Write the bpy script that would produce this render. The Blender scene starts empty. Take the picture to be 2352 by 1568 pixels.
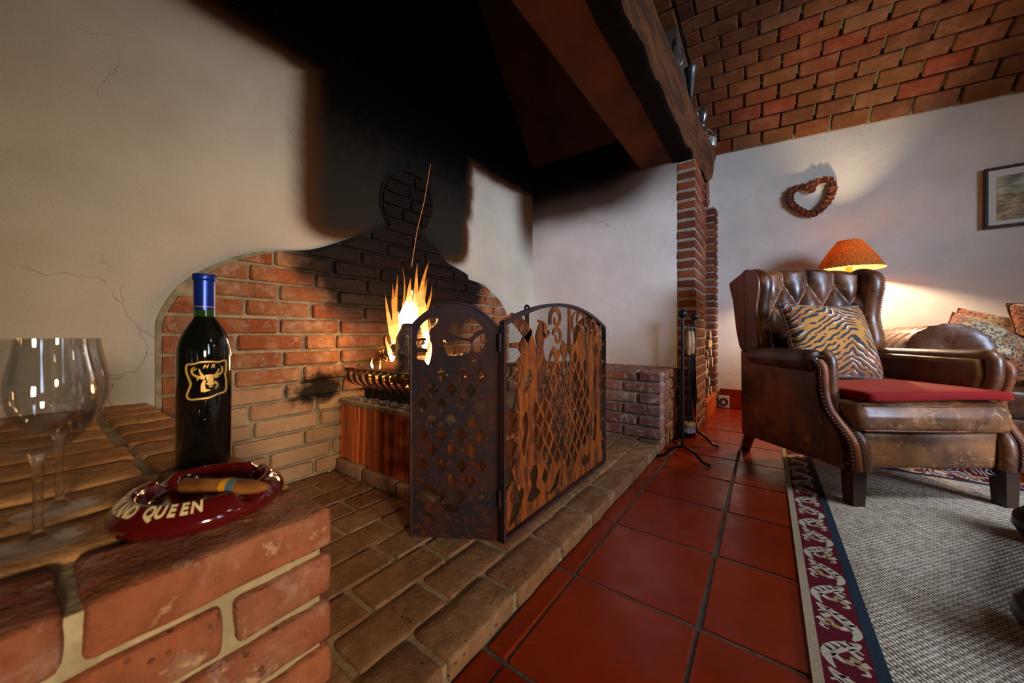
import bpy, bmesh, math, random
from mathutils import Vector, Matrix, noise as mnoise
from mathutils.geometry import tessellate_polygon
random.seed(7)
S = bpy.context.scene
C = S.collection
R = math.radians
PI = math.pi
# ------------------------------------------------------------------ camera, world, lights, exposure
cam = bpy.data.objects.new('camera', bpy.data.cameras.new('camera')); C.objects.link(cam)
cam.location = (0, 0, .66)
cam.rotation_euler = (R(90), 0, math.atan2(585, 806))
cam.data.sensor_width = 36; cam.data.lens = 36*806/2352
cam.data.shift_y = -16/2352
cam.data.clip_start = .02
cam.data.dof.use_dof = True; cam.data.dof.focus_distance = 1.5; cam.data.dof.aperture_fstop = 5.0
S.camera = cam
S.view_settings.view_transform = 'Standard'; S.view_settings.look = 'None'
S.view_settings.gamma = 1; S.view_settings.use_curve_mapping = False
S.view_settings.exposure = -.6
w = bpy.data.worlds.new('room_air'); S.world = w; w.use_nodes = True
w.node_tree.nodes['Background'].inputs[0].default_value = (.85, .62, .42, 1)
w.node_tree.nodes['Background'].inputs[1].default_value = .02
def light(name, kind, loc, power, color, size=.1, look=None, sy=None, spread=None):
    d = bpy.data.lights.new(name, kind); d.energy = power; d.color = color
    if kind == 'AREA':
        d.size = size
        if sy: d.shape = 'RECTANGLE'; d.size_y = sy
        if spread: d.spread = spread
    else: d.shadow_soft_size = size
    o = bpy.data.objects.new(name, d); C.objects.link(o); o.location = loc
    if look: o.rotation_euler = (Vector(look)-Vector(loc)).to_track_quat('-Z', 'Y').to_euler()
    return o
# tall window on the right side of the room, cool daylight
light('window_daylight', 'AREA', (3.2, .75, 1.5), 48, (.62, .75, 1.0), 1.0, (-.6, 2.5, 1.15), 1.2, spread=R(70))
# cool overhead fill added to brighten the rug and chair
light('rug_fill_light', 'AREA', (1.5, 1.5, 2.3), 15, (.70, .82, 1.0), .6, (1.0, 1.7, 0), .6, spread=R(75))
# low warm fill added for the fire wall; then ceiling lamps beside the camera
light('low_rear_fill', 'AREA', (1.9, -.35, .85), 7.5, (1.0, .78, .54), .30, (-1.6, .66, .38), spread=R(54))
light('ceiling_lamp_right', 'POINT', (1.5, .9, 1.9), 6, (1.0, .84, .64), .10)
light('ceiling_lamp_far', 'POINT', (2.9, 2.3, 1.9), 8, (1.0, .86, .66), .08)

# ------------------------------------------------------------------ helpers
def link(o, parent=None):
    C.objects.link(o)
    if parent is not None: o.parent = parent
    return o
def obj(name, me, mat=None, parent=None, loc=(0, 0, 0), rot=None, smooth=False):
    if isinstance(me, bmesh.types.BMesh):
        m = bpy.data.meshes.new(name); me.to_mesh(m); me.free(); me = m
    if mat is not None:
        if not me.materials: me.materials.append(mat)
    if smooth:
        for p in me.polygons: p.use_smooth = True
        if smooth != True: me.set_sharp_from_angle(angle=R(smooth))
    o = bpy.data.objects.new(name, me)
    link(o, parent); o.location = loc
    if rot: o.rotation_euler = rot
    return o
def tag(o, label=None, cat=None, group=None, kind=None):
    if label: o['label'] = label
    if cat: o['category'] = cat
    if group: o['group'] = group
    if kind: o['kind'] = kind
    return o
def thing(name, label, cat, loc=(0, 0, 0), rotz=0, group=None):
    o = bpy.data.objects.new(name, None); o.empty_display_size = .05
    C.objects.link(o); o.location = loc; o.rotation_euler = (0, 0, rotz)
    return tag(o, label, cat, group)
def mesh(verts, faces, name='m'):
    m = bpy.data.meshes.new(name); m.from_pydata([tuple(v) for v in verts], [], faces); m.update(); return m
def fixn(me):
    b = bmesh.new(); b.from_mesh(me); bmesh.ops.recalc_face_normals(b, faces=b.faces); b.to_mesh(me); b.free(); return me
class MB:
    def __init__(s): s.v = []; s.f = []
    def add(s, v, f):
        n = len(s.v); s.v += [tuple(p) for p in v]; s.f += [tuple(i+n for i in q) for q in f]; return s
    def box(s, x0, y0, z0, x1, y1, z1):
        v = [(x, y, z) for x in (x0, x1) for y in (y0, y1) for z in (z0, z1)]
        return s.add(v, [(0, 1, 3, 2), (4, 6, 7, 5), (0, 4, 5, 1), (2, 3, 7, 6), (0, 2, 6, 4), (1, 5, 7, 3)])
    def tube(s, pts, r, n=8, cap=True):
        pts = [Vector(p) for p in pts]; rs = r if isinstance(r, (list, tuple)) else [r]*len(pts)
        rings = []; up = None
        for i, p in enumerate(pts):
            t = (pts[min(i+1, len(pts)-1)]-pts[max(i-1, 0)]).normalized()
            if up is None: up = t.orthogonal().normalized()
            else: up = (up-t*up.dot(t)).normalized()
            sd = t.cross(up)
            rings.append([p+(up*math.cos(a)+sd*math.sin(a))*rs[i] for a in [2*PI*k/n for k in range(n)]])
        v = [q for rr in rings for q in rr]; f = []
        for i in range(len(pts)-1):
            for k in range(n): f.append((i*n+k, i*n+(k+1) % n, (i+1)*n+(k+1) % n, (i+1)*n+k))
        if cap: f.append(tuple(range(n-1, -1, -1))); f.append(tuple((len(pts)-1)*n+k for k in range(n)))
        return s.add(v, f)
    def lathe(s, prof, n=32, c=(0, 0, 0), closed=False):
        v = [(c[0]+r*math.cos(2*PI*k/n), c[1]+r*math.sin(2*PI*k/n), c[2]+z) for r, z in prof for k in range(n)]
        f = []; m = len(prof)
        for i in range(m if closed else m-1):
            j = (i+1) % m
            for k in range(n): f.append((i*n+k, i*n+(k+1) % n, j*n+(k+1) % n, j*n+k))
        return s.add(v, f)
    def grid(s, fn, nu, nv):
        v = [fn(i/nu, j/nv) for i in range(nu+1) for j in range(nv+1)]
        f = [(i*(nv+1)+j, (i+1)*(nv+1)+j, (i+1)*(nv+1)+j+1, i*(nv+1)+j+1) for i in range(nu) for j in range(nv)]
        return s.add(v, f)
    def ball(s, c, r, n=12, m=8, sc=(1, 1, 1)):
        prof = [(max(1e-4, math.sin(PI*i/m)), -math.cos(PI*i/m)) for i in range(m+1)]
        v = [(c[0]+a*math.cos(2*PI*k/n)*r*sc[0], c[1]+a*math.sin(2*PI*k/n)*r*sc[1], c[2]+z*r*sc[2]) for a, z in prof for k in range(n)]
        f = [(i*n+k, i*n+(k+1) % n, (i+1)*n+(k+1) % n, (i+1)*n+k) for i in range(m) for k in range(n)]
        return s.add(v, f)
    def prism(s, poly, z0, z1, axis='z'):
        n = len(poly)
        def P(a, b, c): return {'z': (a, b, c), 'x': (c, a, b), 'y': (a, c, b)}[axis]
        v = [P(a, b, z0) for a, b in poly]+[P(a, b, z1) for a, b in poly]
        f = [(i, (i+1) % n, (i+1) % n+n, i+n) for i in range(n)]
        for t in tessellate_polygon([[Vector((a, b, 0)) for a, b in poly]]):
            f.append(tuple(t)); f.append(tuple(i+n for i in reversed(t)))
        return s.add(v, f)
    def ribbon(s, pts, wd, z0, z1, fn=None):
        """flat strip along 2D pts with width(s) wd, thickness z0..z1; fn maps (a,b,c)->xyz"""
        pts = [Vector((p[0], p[1])) for p in pts]; n = len(pts)
        ws = wd if isinstance(wd, (list, tuple)) else [wd]*n
        v = []
        for i, p in enumerate(pts):
            t = (pts[min(i+1, n-1)]-pts[max(i-1, 0)]); t = t.normalized() if t.length > 1e-9 else Vector((1, 0))
            nr = Vector((-t.y, t.x))*ws[i]*.5
            for q in (p+nr, p-nr):
                for z in (z0, z1): v.append((q.x, q.y, z))
        if fn: v = [fn(*q) for q in v]
        f = []
        for i in range(n-1):
            a, b = 4*i, 4*i+4
            f += [(a, b, b+1, a+1), (a+2, a+3, b+3, b+2), (a+1, b+1, b+3, a+3), (a, a+2, b+2, b)]
        f += [(0, 1, 3, 2), (4*n-4, 4*n-2, 4*n-1, 4*n-3)]
        return s.add(v, f)
    def mesh(s, name='m', fix=True):
        m = mesh(s.v, s.f, name)
        return fixn(m) if fix else m
    def xf(s, fn): s.v = [tuple(fn(*p)) for p in s.v]; return s
def smoothpath(pts, k=6):
    pts = [Vector(p) for p in pts]; out = []
    for i in range(len(pts)-1):
        p0, p1, p2, p3 = pts[max(i-1, 0)], pts[i], pts[i+1], pts[min(i+2, len(pts)-1)]
        for j in range(k):
            t = j/k
            out.append(.5*((2*p1)+(p2-p0)*t+(2*p0-5*p1+4*p2-p3)*t*t+(3*p1-p0-3*p2+p3)*t**3))
    out.append(pts[-1]); return out
def chambox(dx, dy, dz, bev, jit=0, seed=0, seg=1, noise=0.0, cuts=0):
    b = bmesh.new(); bmesh.ops.create_cube(b, size=1)
    bmesh.ops.scale(b, vec=(dx, dy, dz), verts=b.verts)
    bmesh.ops.bevel(b, geom=list(b.edges), offset=bev, segments=seg, affect='EDGES', profile=.5)
    if cuts:
        bmesh.ops.triangulate(b, faces=b.faces)
        for _ in range(cuts):
            es = [e for e in b.edges if e.calc_length() > .012]
            if es: bmesh.ops.subdivide_edges(b, edges=es, cuts=1)
            bmesh.ops.triangulate(b, faces=b.faces)
    rnd = random.Random(seed)
    o = Vector((rnd.random()*50, rnd.random()*50, rnd.random()*50))
    for v in b.verts:
        if noise: v.co += mnoise.noise_vector(v.co*45+o)*noise+mnoise.noise_vector(v.co*14+o)*noise*1.3
        elif jit: v.co += Vector((rnd.uniform(-jit, jit), rnd.uniform(-jit, jit), rnd.uniform(-jit, jit)))
    m = bpy.data.meshes.new('piece'); b.to_mesh(m); b.free()
    return m
_bc = {}
def brickmesh(dx, dy, dz, mat, var, detail=0, bev=.005):
    k = (round(dx, 3), round(dy, 3), round(dz, 3), mat.name, var, detail)
    if k not in _bc:
        m = chambox(dx, dy, dz, bev, .0022, var*13+5, 1) if not detail else chambox(dx, dy, dz, bev*1.5, 0, var*13+5, 2, .0016, detail)
        if detail:
            for p in m.polygons: p.use_smooth = True
        m.materials.append(mat); _bc[k] = m
    return _bc[k]
def brick(c, dims, mat, parent, detail=0, name='brick', rot=None, bev=.005, nv=5):
    m = brickmesh(*dims, mat, random.randrange(nv), detail, bev)
    o = bpy.data.objects.new(name, m); C.objects.link(o); o.parent = parent; o.location = c
    if rot: o.rotation_euler = rot
    return o
def curveplate(polys, thick, bevel=0, res=2, cyclic=True):
    """2D outline (first) with holes -> mesh, extruded symmetrically in local z"""
    cu = bpy.data.curves.new('c', 'CURVE'); cu.dimensions = '2D'; cu.fill_mode = 'BOTH'
    cu.extrude = max(0, thick/2-bevel); cu.bevel_depth = bevel; cu.bevel_resolution = res; cu.offset = -bevel
    for poly in polys:
        sp = cu.splines.new('POLY'); sp.points.add(len(poly)-1)
        for i, p in enumerate(poly): sp.points[i].co = (p[0], p[1], 0, 1)
        sp.use_cyclic_u = True
    o = bpy.data.objects.new('c', cu); C.objects.link(o)
    dg = bpy.context.evaluated_depsgraph_get()
    m = bpy.data.meshes.new_from_object(o.evaluated_get(dg)); m = m.copy()
    bpy.data.objects.remove(o); bpy.data.curves.remove(cu)
    m.materials.clear()
    return m
def textmesh(t, size, ext=.0005, bold=0.0):
    cu = bpy.data.curves.new('t', 'FONT'); cu.body = t; cu.size = size; cu.extrude = ext; cu.offset = bold; cu.resolution_u = 3
    cu.align_x = 'CENTER'
    o = bpy.data.objects.new('t', cu); C.objects.link(o)
    dg = bpy.context.evaluated_depsgraph_get()
    m = bpy.data.meshes.new_from_object(o.evaluated_get(dg)).copy()
    bpy.data.objects.remove(o); bpy.data.curves.remove(cu); m.materials.clear()
    return m
# ------------------------------------------------------------------ node helper
class N:
    def __init__(s, name):
        s.m = bpy.data.materials.new(name); s.m.use_nodes = True; s.t = s.m.node_tree
        s.p = s.t.nodes['Principled BSDF']; s.out = s.t.nodes['Material Output']; s._c = {}
    def n(s, ty, **k):
        x = s.t.nodes.new(ty)
        for a, b in k.items(): setattr(x, a, b)
        return x
    def L(s, a, b):
        if isinstance(a, (int, float)): b.default_value = a
        elif isinstance(a, tuple):
            b.default_value = a if len(a) == len(b.default_value) else (a+(1,))[:len(b.default_value)]
        else: s.t.links.new(a, b)
    def obj(s):
        if 'o' not in s._c:
            tc = s.n('ShaderNodeTexCoord'); oi = s.n('ShaderNodeObjectInfo'); mu = s.n('ShaderNodeVectorMath', operation='MULTIPLY')
            cb = s.n('ShaderNodeCombineXYZ'); s._c['rnd'] = oi.outputs['Random']
            for i in range(3): s.t.links.new(oi.outputs['Random'], cb.inputs[i])
            s.t.links.new(cb.outputs[0], mu.inputs[0]); mu.inputs[1].default_value = (37, 91, 53)
            ad = s.n('ShaderNodeVectorMath', operation='ADD')
            s.t.links.new(tc.outputs['Object'], ad.inputs[0]); s.t.links.new(mu.outputs[0], ad.inputs[1])
            s._c['o'] = ad.outputs[0]; s._c['raw'] = tc.outputs['Object']; s._c['uv'] = tc.outputs['UV']
        return s._c['o']
    def raw(s): s.obj(); return s._c['raw']
    def rnd(s): s.obj(); return s._c['rnd']
    def pos(s):
        if 'p' not in s._c:
            g = s.n('ShaderNodeNewGeometry'); sp = s.n('ShaderNodeSeparateXYZ'); s.t.links.new(g.outputs['Position'], sp.inputs[0])
            s._c['p'] = (g.outputs['Position'], sp.outputs[0], sp.outputs[1], sp.outputs[2])
        return s._c['p']
    def sep(s, v):
        sp = s.n('ShaderNodeSeparateXYZ'); s.L(v, sp.inputs[0]); return sp.outputs
    def comb(s, a, b, c):
        x = s.n('ShaderNodeCombineXYZ'); s.L(a, x.inputs[0]); s.L(b, x.inputs[1]); s.L(c, x.inputs[2]); return x.outputs[0]
    def noise(s, sc, det=4, vec=None, rough=.55, dist=0, col=False):
        x = s.n('ShaderNodeTexNoise'); x.inputs['Scale'].default_value = sc; x.inputs['Detail'].default_value = det
        x.inputs['Roughness'].default_value = rough; x.inputs['Distortion'].default_value = dist
        s.L(vec if vec is not None else s.obj(), x.inputs['Vector'])
        return x.outputs['Color' if col else 'Fac']
    def vor(s, sc, vec=None, feature='F1', out='Distance', rnd=1):
        x = s.n('ShaderNodeTexVoronoi', feature=feature); x.inputs['Scale'].default_value = sc
        x.inputs['Randomness'].default_value = rnd
        s.L(vec if vec is not None else s.obj(), x.inputs['Vector']); return x.outputs[out]
    def wave(s, sc, vec=None, dist=0, det=2, ds=1, dir='X', ty='BANDS', prof='SIN'):
        x = s.n('ShaderNodeTexWave', wave_type=ty, wave_profile=prof)
        if ty == 'BANDS': x.bands_direction = dir
        x.inputs['Scale'].default_value = sc; x.inputs['Distortion'].default_value = dist
        x.inputs['Detail'].default_value = det; x.inputs['Detail Scale'].default_value = ds
        s.L(vec if vec is not None else s.obj(), x.inputs['Vector']); return x.outputs['Fac']
    def ramp(s, f, st, interp='LINEAR'):
        x = s.n('ShaderNodeValToRGB'); cr = x.color_ramp; cr.interpolation = interp
        while len(cr.elements) < len(st): cr.elements.new(.5)
        for e, (p, c) in zip(cr.elements, st):
            e.position = p; e.color = (c, c, c, 1) if isinstance(c, (int, float)) else (tuple(c)+(1,))[:4]
        s.L(f, x.inputs[0]); return x.outputs[0]
    def mix(s, f, a, b, blend='MIX'):
        x = s.n('ShaderNodeMix', data_type='RGBA', blend_type=blend)
        s.L(f, x.inputs[0])
        for v, i in ((a, 6), (b, 7)):
            if isinstance(v, (int, float)): v = (v, v, v, 1)
            s.L(v, x.inputs[i])
        return x.outputs[2]
    def m2(s, op, a, b=0.0, c=None, clamp=False):
        x = s.n('ShaderNodeMath', operation=op, use_clamp=clamp); s.L(a, x.inputs[0]); s.L(b, x.inputs[1])
        if c is not None: s.L(c, x.inputs[2])
        return x.outputs[0]
    def vm(s, op, a, b):
        x = s.n('ShaderNodeVectorMath', operation=op); s.L(a, x.inputs[0]); s.L(b, x.inputs[1]); return x.outputs[0]
    def rng(s, v, a, b, c=0.0, d=1.0, sm=True):
        x = s.n('ShaderNodeMapRange', interpolation_type='SMOOTHSTEP' if sm else 'LINEAR')
        s.L(v, x.inputs[0])
        for i, q in enumerate((a, b, c, d)): s.L(q, x.inputs[1+i])
        return x.outputs[0]
    def bump(s, h, st=.5, d=.01):
        x = s.n('ShaderNodeBump'); x.inputs['Strength'].default_value = st; x.inputs['Distance'].default_value = d
        s.L(h, x.inputs['Height']); s.L(x.outputs[0], s.p.inputs['Normal'])
    def set(s, col=None, rough=None, metal=None, spec=None, **k):
        if col is not None: s.L(col if not isinstance(col, tuple) or len(col) == 4 else col+(1,), s.p.inputs['Base Color'])
        if rough is not None: s.L(rough, s.p.inputs['Roughness'])
        if metal is not None: s.L(metal, s.p.inputs['Metallic'])
        if spec is not None: s.L(spec, s.p.inputs['Specular IOR Level'])
        for a, b in k.items(): s.L(b, s.p.inputs[a.replace('_', ' ')])
        return s.m
def H(h, k=1.0):
    c = [int(h[i:i+2], 16)/255 for i in (0, 2, 4)]
    return tuple((x/12.92 if x <= .04045 else ((x+.055)/1.055)**2.4)*k for x in c)
def plain(name, col, rough=.5, metal=0, bumpy=0, sc=60, var=.25, **k):
    n = N(name); f = n.noise(sc, 4)
    c = n.mix(n.rng(f, .3, .7), tuple(x*(1-var) for x in col), tuple(min(1, x*(1+var)) for x in col))
    n.set(c, rough, metal, **k)
    if bumpy: n.bump(f, bumpy, .002)
    return n.m
# soot laid on the fire wall: a dark plume over the fire and up the flue (y along the wall, z up)
def soot_brick(n):
    _, x, y, z = n.pos()
    nz = n.noise(5, 4, n.pos()[0]); dy = n.m2('ABSOLUTE', n.m2('SUBTRACT', n.m2('ADD', y, n.m2('MULTIPLY', n.m2('SUBTRACT', nz, .5), .25)), 1.24))
    hw = n.rng(z, .5, 1.12, .30, .56)
    f = n.rng(n.m2('SUBTRACT', dy, hw), -.02, .16, 1, 0)
    up = n.rng(z, .42, .98, .25, 1)
    f = n.m2('MULTIPLY', f, up)
    d = n.m2('ADD', n.m2('POWER', n.m2('DIVIDE', n.m2('SUBTRACT', y, .75), .10), 2), n.m2('POWER', n.m2('DIVIDE', n.m2('SUBTRACT', z, n.m2('MULTIPLY_ADD', y, .2, .28)), .055), 2))
    p = n.rng(n.m2('ADD', d, n.m2('MULTIPLY', n.m2('SUBTRACT', n.noise(16, 4, n.pos()[0]), .5), 5)), .2, 2.2, .85, 0)
    return n.m2('MAXIMUM', f, p, clamp=True)
def brick_mat(name, cols, pale=(.5, .35, .25), palef=.25, pits=.5, rough=.85, soot=None, bumpv=.6, lime=0.0, dark=(.04, .02, .012), chip=None, pale_low=False):
    n = N(name); v = n.obj()
    st = [(i/(max(1, len(cols)-1)), c) for i, c in enumerate(cols)]
    base = n.ramp(n.rnd(), st)
    a = n.noise(9, 5, v); b = n.noise(38, 6, v, .65); c3 = n.noise(140, 3, v)
    col = n.mix(n.rng(a, .42, .70, 0, palef*1.3), base, pale)
    col = n.mix(n.rng(b, .35, .68, .0, .55), col, n.mix(.6, base, dark))
    if chip: col = n.mix(n.rng(b, .60, .70, 0, .8), col, chip)
    if lime: col = n.mix(n.m2('MULTIPLY', n.rng(n.noise(22, 5, v, .7, .4), .54, .62), lime), col, (.62, .56, .48))
    if pale_low: col = n.mix(n.m2('MULTIPLY', n.rng(n.m2('ADD', n.pos()[3], n.m2('MULTIPLY', n.rnd(), .2)), .65, .40), .7), col, n.mix(b, H('a08058'), H('c0a078')))  # paler and tanner towards the lower courses
    pit = n.rng(n.vor(60, v), .10, .20, 1, 0); pm = n.rng(n.noise(13, 2, v), .5, .6)
    pit = n.m2('MULTIPLY', n.m2('MULTIPLY', pit, pm), pits)
    col = n.mix(pit, col, dark)
    if soot:
        s = soot(n); n.p.inputs['Roughness'].default_value = .6
        col = n.mix(n.ramp(s, [(0, 0), (.35, .55), (.8, .955), (1, .985)]), col, (.005, .0035, .0025))
        n.L(n.rng(s, .2, .9, rough, .5), n.p.inputs['Roughness']); n.set(col)
    else: n.set(col, rough)
    n.set(spec=(n.rng(s, .2, .8, .35, .10) if soot else .35))
    h = n.m2('ADD', n.m2('MULTIPLY', b, .8), n.m2('MULTIPLY', c3, .35)); h = n.m2('SUBTRACT', h, n.m2('MULTIPLY', pit, .8))
    n.bump(h, bumpv, .006)
    return n.m
def mortar_mat(name, col, soot=None):
    n = N(name); v = n.pos()[0]; f = n.noise(30, 6, v, .65); g = n.noise(5, 3, v)
    c = n.mix(n.rng(f, .35, .7), tuple(x*.72 for x in col), tuple(x*1.15 for x in col))
    c = n.mix(n.rng(g, .4, .7, 0, .35), c, tuple(x*.55 for x in col))
    if soot: c = n.mix(n.ramp(soot(n), [(0, 0), (.4, .6), (.8, .95), (1, .985)]), c, (.008, .006, .005))
    n.set(c, .95, spec=.2); n.bump(f, .8, .006); return n.m
M = {}
M['niche'] = brick_mat('fire_brick', [H('8a3e16'), H('985026'), H('7a3814'), H('a46a3c'), H('904a1e'), H('a86030')], pale=H('b89470'), palef=.45, soot=soot_brick, lime=.15, pale_low=True, bumpv=.95)
M['bench'] = brick_mat('bench_brick', [H('8a5444'), H('96604c'), H('7d4a3a'), H('a0705a')], pale=H('b08a7a'), palef=.4, lime=.5)
M['ledge'] = brick_mat('ledge_brick', [H('945030'), H('9c5a38'), H('88462a'), H('a46640')], pale=H('b8886a'), palef=.35, chip=H('c89c78'), bumpv=1.0, lime=.12)
M['ledgetop'] = brick_mat('ledge_top_brick', [H('ac7844'), H('b8824c'), H('a26a3a'), H('bb8a55')], pale=H('caa070'), palef=.3, bumpv=.9, pits=.3)
M['hearth'] = brick_mat('hearth_brick', [H('865c36'), H('8e643e'), H('7c522e'), H('946c46')], pale=H('a98a6a'), palef=.3, pits=.95, dark=H('2c1c10'), rough=.7, bumpv=.7)
M['pillar'] = brick_mat('pillar_brick', [H('6c2e16'), H('5c2612'), H('7a3a1a'), H('86421c')], pale=H('946444'), palef=.2, pits=.2, bumpv=.4)
M['vault'] = brick_mat('vault_brick', [H('683a12'), H('744416'), H('603210'), H('704016'), H('7c2e10'), H('6a3c14'), H('7c5232'), H('5a2c0e'), H('76481c')], pale=H('99664a'), palef=.3, pits=.3, bumpv=.7)
M['mortar_n'] = mortar_mat('fire_wall_mortar', H('a89674'), soot_brick)
M['mortar'] = mortar_mat('lime_mortar', H('968f82'))
M['mortar_h'] = mortar_mat('hearth_mortar', H('9c8560'))
M['mortar_v'] = mortar_mat('vault_mortar', H('807a62'))
M['mortar_l'] = mortar_mat('ledge_mortar', H('b5a47e'))
# plaster; its soot masks also hold painted hood and beam shade
def plaster(name, col, warm=False, cracks=True, soot=0):
    n = N(name); P, x, y, z = n.pos()
    f = n.noise(3, 5, P); g = n.noise(120, 3, P); sp = n.noise(260, 2, P)
    c = n.mix(n.rng(f, .3, .7), tuple(q*.88 for q in col), tuple(min(1, q*1.06) for q in col))
    st = n.rng(n.noise(1.2, 3, P), .45, .65, 0, .35)
    c = n.mix(st, c, tuple(q*k for q, k in zip(col, (.82, .78, .72))))
    c = n.mix(n.rng(sp, .62, .70, 0, .5), c, tuple(q*.35 for q in col))
    if cracks:
        wv = n.vm('ADD', P, n.vm('MULTIPLY', n.noise(4, 4, P, col=True), (.25, .25, .25)))
        e = n.vor(1.25, wv, 'DISTANCE_TO_EDGE'); ck = n.rng(e, .0005, .0024, 1, 0)
        ck = n.m2('MULTIPLY', ck, n.rng(n.noise(1.7, 2, P), .45, .56))
        c = n.mix(n.m2('MULTIPLY', ck, .45), c, (.10, .07, .045))
    if soot == 1:
        nz = n.m2('MULTIPLY', n.m2('SUBTRACT', n.noise(6, 4, P), .5), .10)
        yy = n.m2('ADD', y, nz); zz = n.m2('ADD', z, nz)
        a = n.m2('MULTIPLY', n.rng(n.m2('ADD', y, n.m2('MULTIPLY', nz, .5)), .55, .88), n.rng(n.m2('SUBTRACT', yy, n.m2('MULTIPLY', z, .10)), 1.46, 1.66, 1, 0))
        b = n.rng(n.m2('SUBTRACT', z, n.m2('MULTIPLY', n.rng(y, .70, 1.15), .10)), n.rng(y, 1.2, 1.5, 1.0, .93), n.rng(y, 1.2, 1.5, 1.18, 1.12))
        k1 = n.m2('MULTIPLY', a, b)
        soot_shade = n.rng(n.m2('ADD', z, n.m2('MULTIPLY', nz, .5)), 1.70, 1.90)  # soot, with the shadow above the hood lip painted in
        soot_shade = n.m2('MULTIPLY', soot_shade, n.rng(y, -.1, .75, .45, 1))
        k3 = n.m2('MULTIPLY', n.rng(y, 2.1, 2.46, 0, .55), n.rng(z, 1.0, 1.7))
        k = n.m2('MAXIMUM', n.m2('MAXIMUM', k1, soot_shade), k3, clamp=True)
    elif soot == 2:
        nz = n.m2('MULTIPLY', n.m2('SUBTRACT', n.noise(5, 4, P), .5), .12)
        k = n.rng(n.m2('ADD', z, n.m2('MULTIPLY', nz, .6)), 1.32, 1.98, 0, 1)  # smoke stain and beam shadow painted together, darker upward
        k = n.m2('MULTIPLY', k, n.rng(x, -.95, -.5, 1, .45))
    if soot:
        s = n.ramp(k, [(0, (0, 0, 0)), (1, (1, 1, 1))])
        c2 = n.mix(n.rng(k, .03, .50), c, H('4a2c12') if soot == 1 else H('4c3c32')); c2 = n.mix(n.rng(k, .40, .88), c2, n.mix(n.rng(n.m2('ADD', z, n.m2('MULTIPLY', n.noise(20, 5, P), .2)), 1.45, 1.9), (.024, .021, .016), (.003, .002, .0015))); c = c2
        flk = n.m2('MULTIPLY', n.rng(n.vor(55, P), .05, .09, 1, 0), n.m2('MULTIPLY', n.rng(k, .7, .9), n.rng(n.noise(9, 2, P), .6, .66)))
        c = n.mix(flk, c, (.5, .45, .38))
    n.set(c, .95, spec=(n.rng(k, .2, .8, .25, .04) if soot else .25))
    n.bump(n.m2('ADD', n.m2('MULTIPLY', g, .3), n.m2('ADD', f, n.m2('MULTIPLY', n.noise(11, 3, P), .4))), .35, .012)
    return n.m
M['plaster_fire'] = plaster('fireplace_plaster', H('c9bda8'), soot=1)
M['plaster_side'] = plaster('side_plaster', H('dedad6'), soot=2)
M['plaster_room'] = plaster('room_plaster', H('e4ded2'), cracks=False)
def sooty(name, col, k=.5):
    n = N(name); P = n.pos()[0]; f = n.noise(4, 5, P)
    n.set(n.mix(n.rng(f, .35, .7), col, tuple(x*k for x in col)), .85, spec=.2); n.bump(n.noise(90, 3, P), .2, .004); return n.m
M['hood_black'] = sooty('hood_soot', (.004, .003, .002))
M['hood_red'] = sooty('hood_side_firelit_soot', (.035, .010, .004))  # soot with the red of the firelight put into its colour
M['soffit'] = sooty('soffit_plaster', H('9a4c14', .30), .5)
# floor tiles
n = N('terracotta_tile'); v = n.obj()
c = n.ramp(n.rnd(), [(0, H('8a2802')), (.5, H('7a1e00')), (1, H('983204'))])
c = n.mix(n.rng(n.noise(6, 5, v), .35, .7, 0, .5), c, H('6e1f0a')); c = n.mix(n.rng(n.noise(70, 3, v), .66, .75, 0, .6), c, (.03, .01, .006))
n.set(c, n.rng(n.noise(14, 4, v), .3, .7, .20, .38), spec=.28, Coat_Weight=.05, Coat_Roughness=.12); n.bump(n.noise(8, 3, v), .15, .006); M['tile'] = n.m
M['grout'] = mortar_mat('floor_grout', H('5c5046'))
M['skirt'] = plain('dark_red_skirting', H('7c2010'), .35, var=.35, sc=8)
# old timber
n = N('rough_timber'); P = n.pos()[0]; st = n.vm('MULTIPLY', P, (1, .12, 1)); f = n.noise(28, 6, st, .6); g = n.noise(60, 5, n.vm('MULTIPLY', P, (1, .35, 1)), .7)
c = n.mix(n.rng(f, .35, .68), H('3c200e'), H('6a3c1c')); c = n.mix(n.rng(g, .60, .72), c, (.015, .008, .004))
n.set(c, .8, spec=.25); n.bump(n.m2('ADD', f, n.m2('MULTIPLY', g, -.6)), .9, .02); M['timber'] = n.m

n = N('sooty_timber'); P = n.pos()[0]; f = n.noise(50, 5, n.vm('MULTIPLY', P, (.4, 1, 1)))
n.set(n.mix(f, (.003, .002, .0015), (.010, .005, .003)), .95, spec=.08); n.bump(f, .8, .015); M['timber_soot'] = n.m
# ================================================================== SETTING
CAMP = Vector((0, 0, .66))
def inframe(p, mx=350, my=250):
    L = .8093*p[0]+.5874*p[1]; D = -.5874*p[0]+.8093*p[1]
    if D < .08: return False
    x = 1176+806*L/D; y = 768-806*(p[2]-.66)/D
    return -mx < x < 2352+mx and -my < y < 1568+my
def struct(name, me, mat, label=None):
    o = obj(name, me, mat); o['kind'] = 'structure'
    if label: o['label'] = label
    return o
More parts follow.
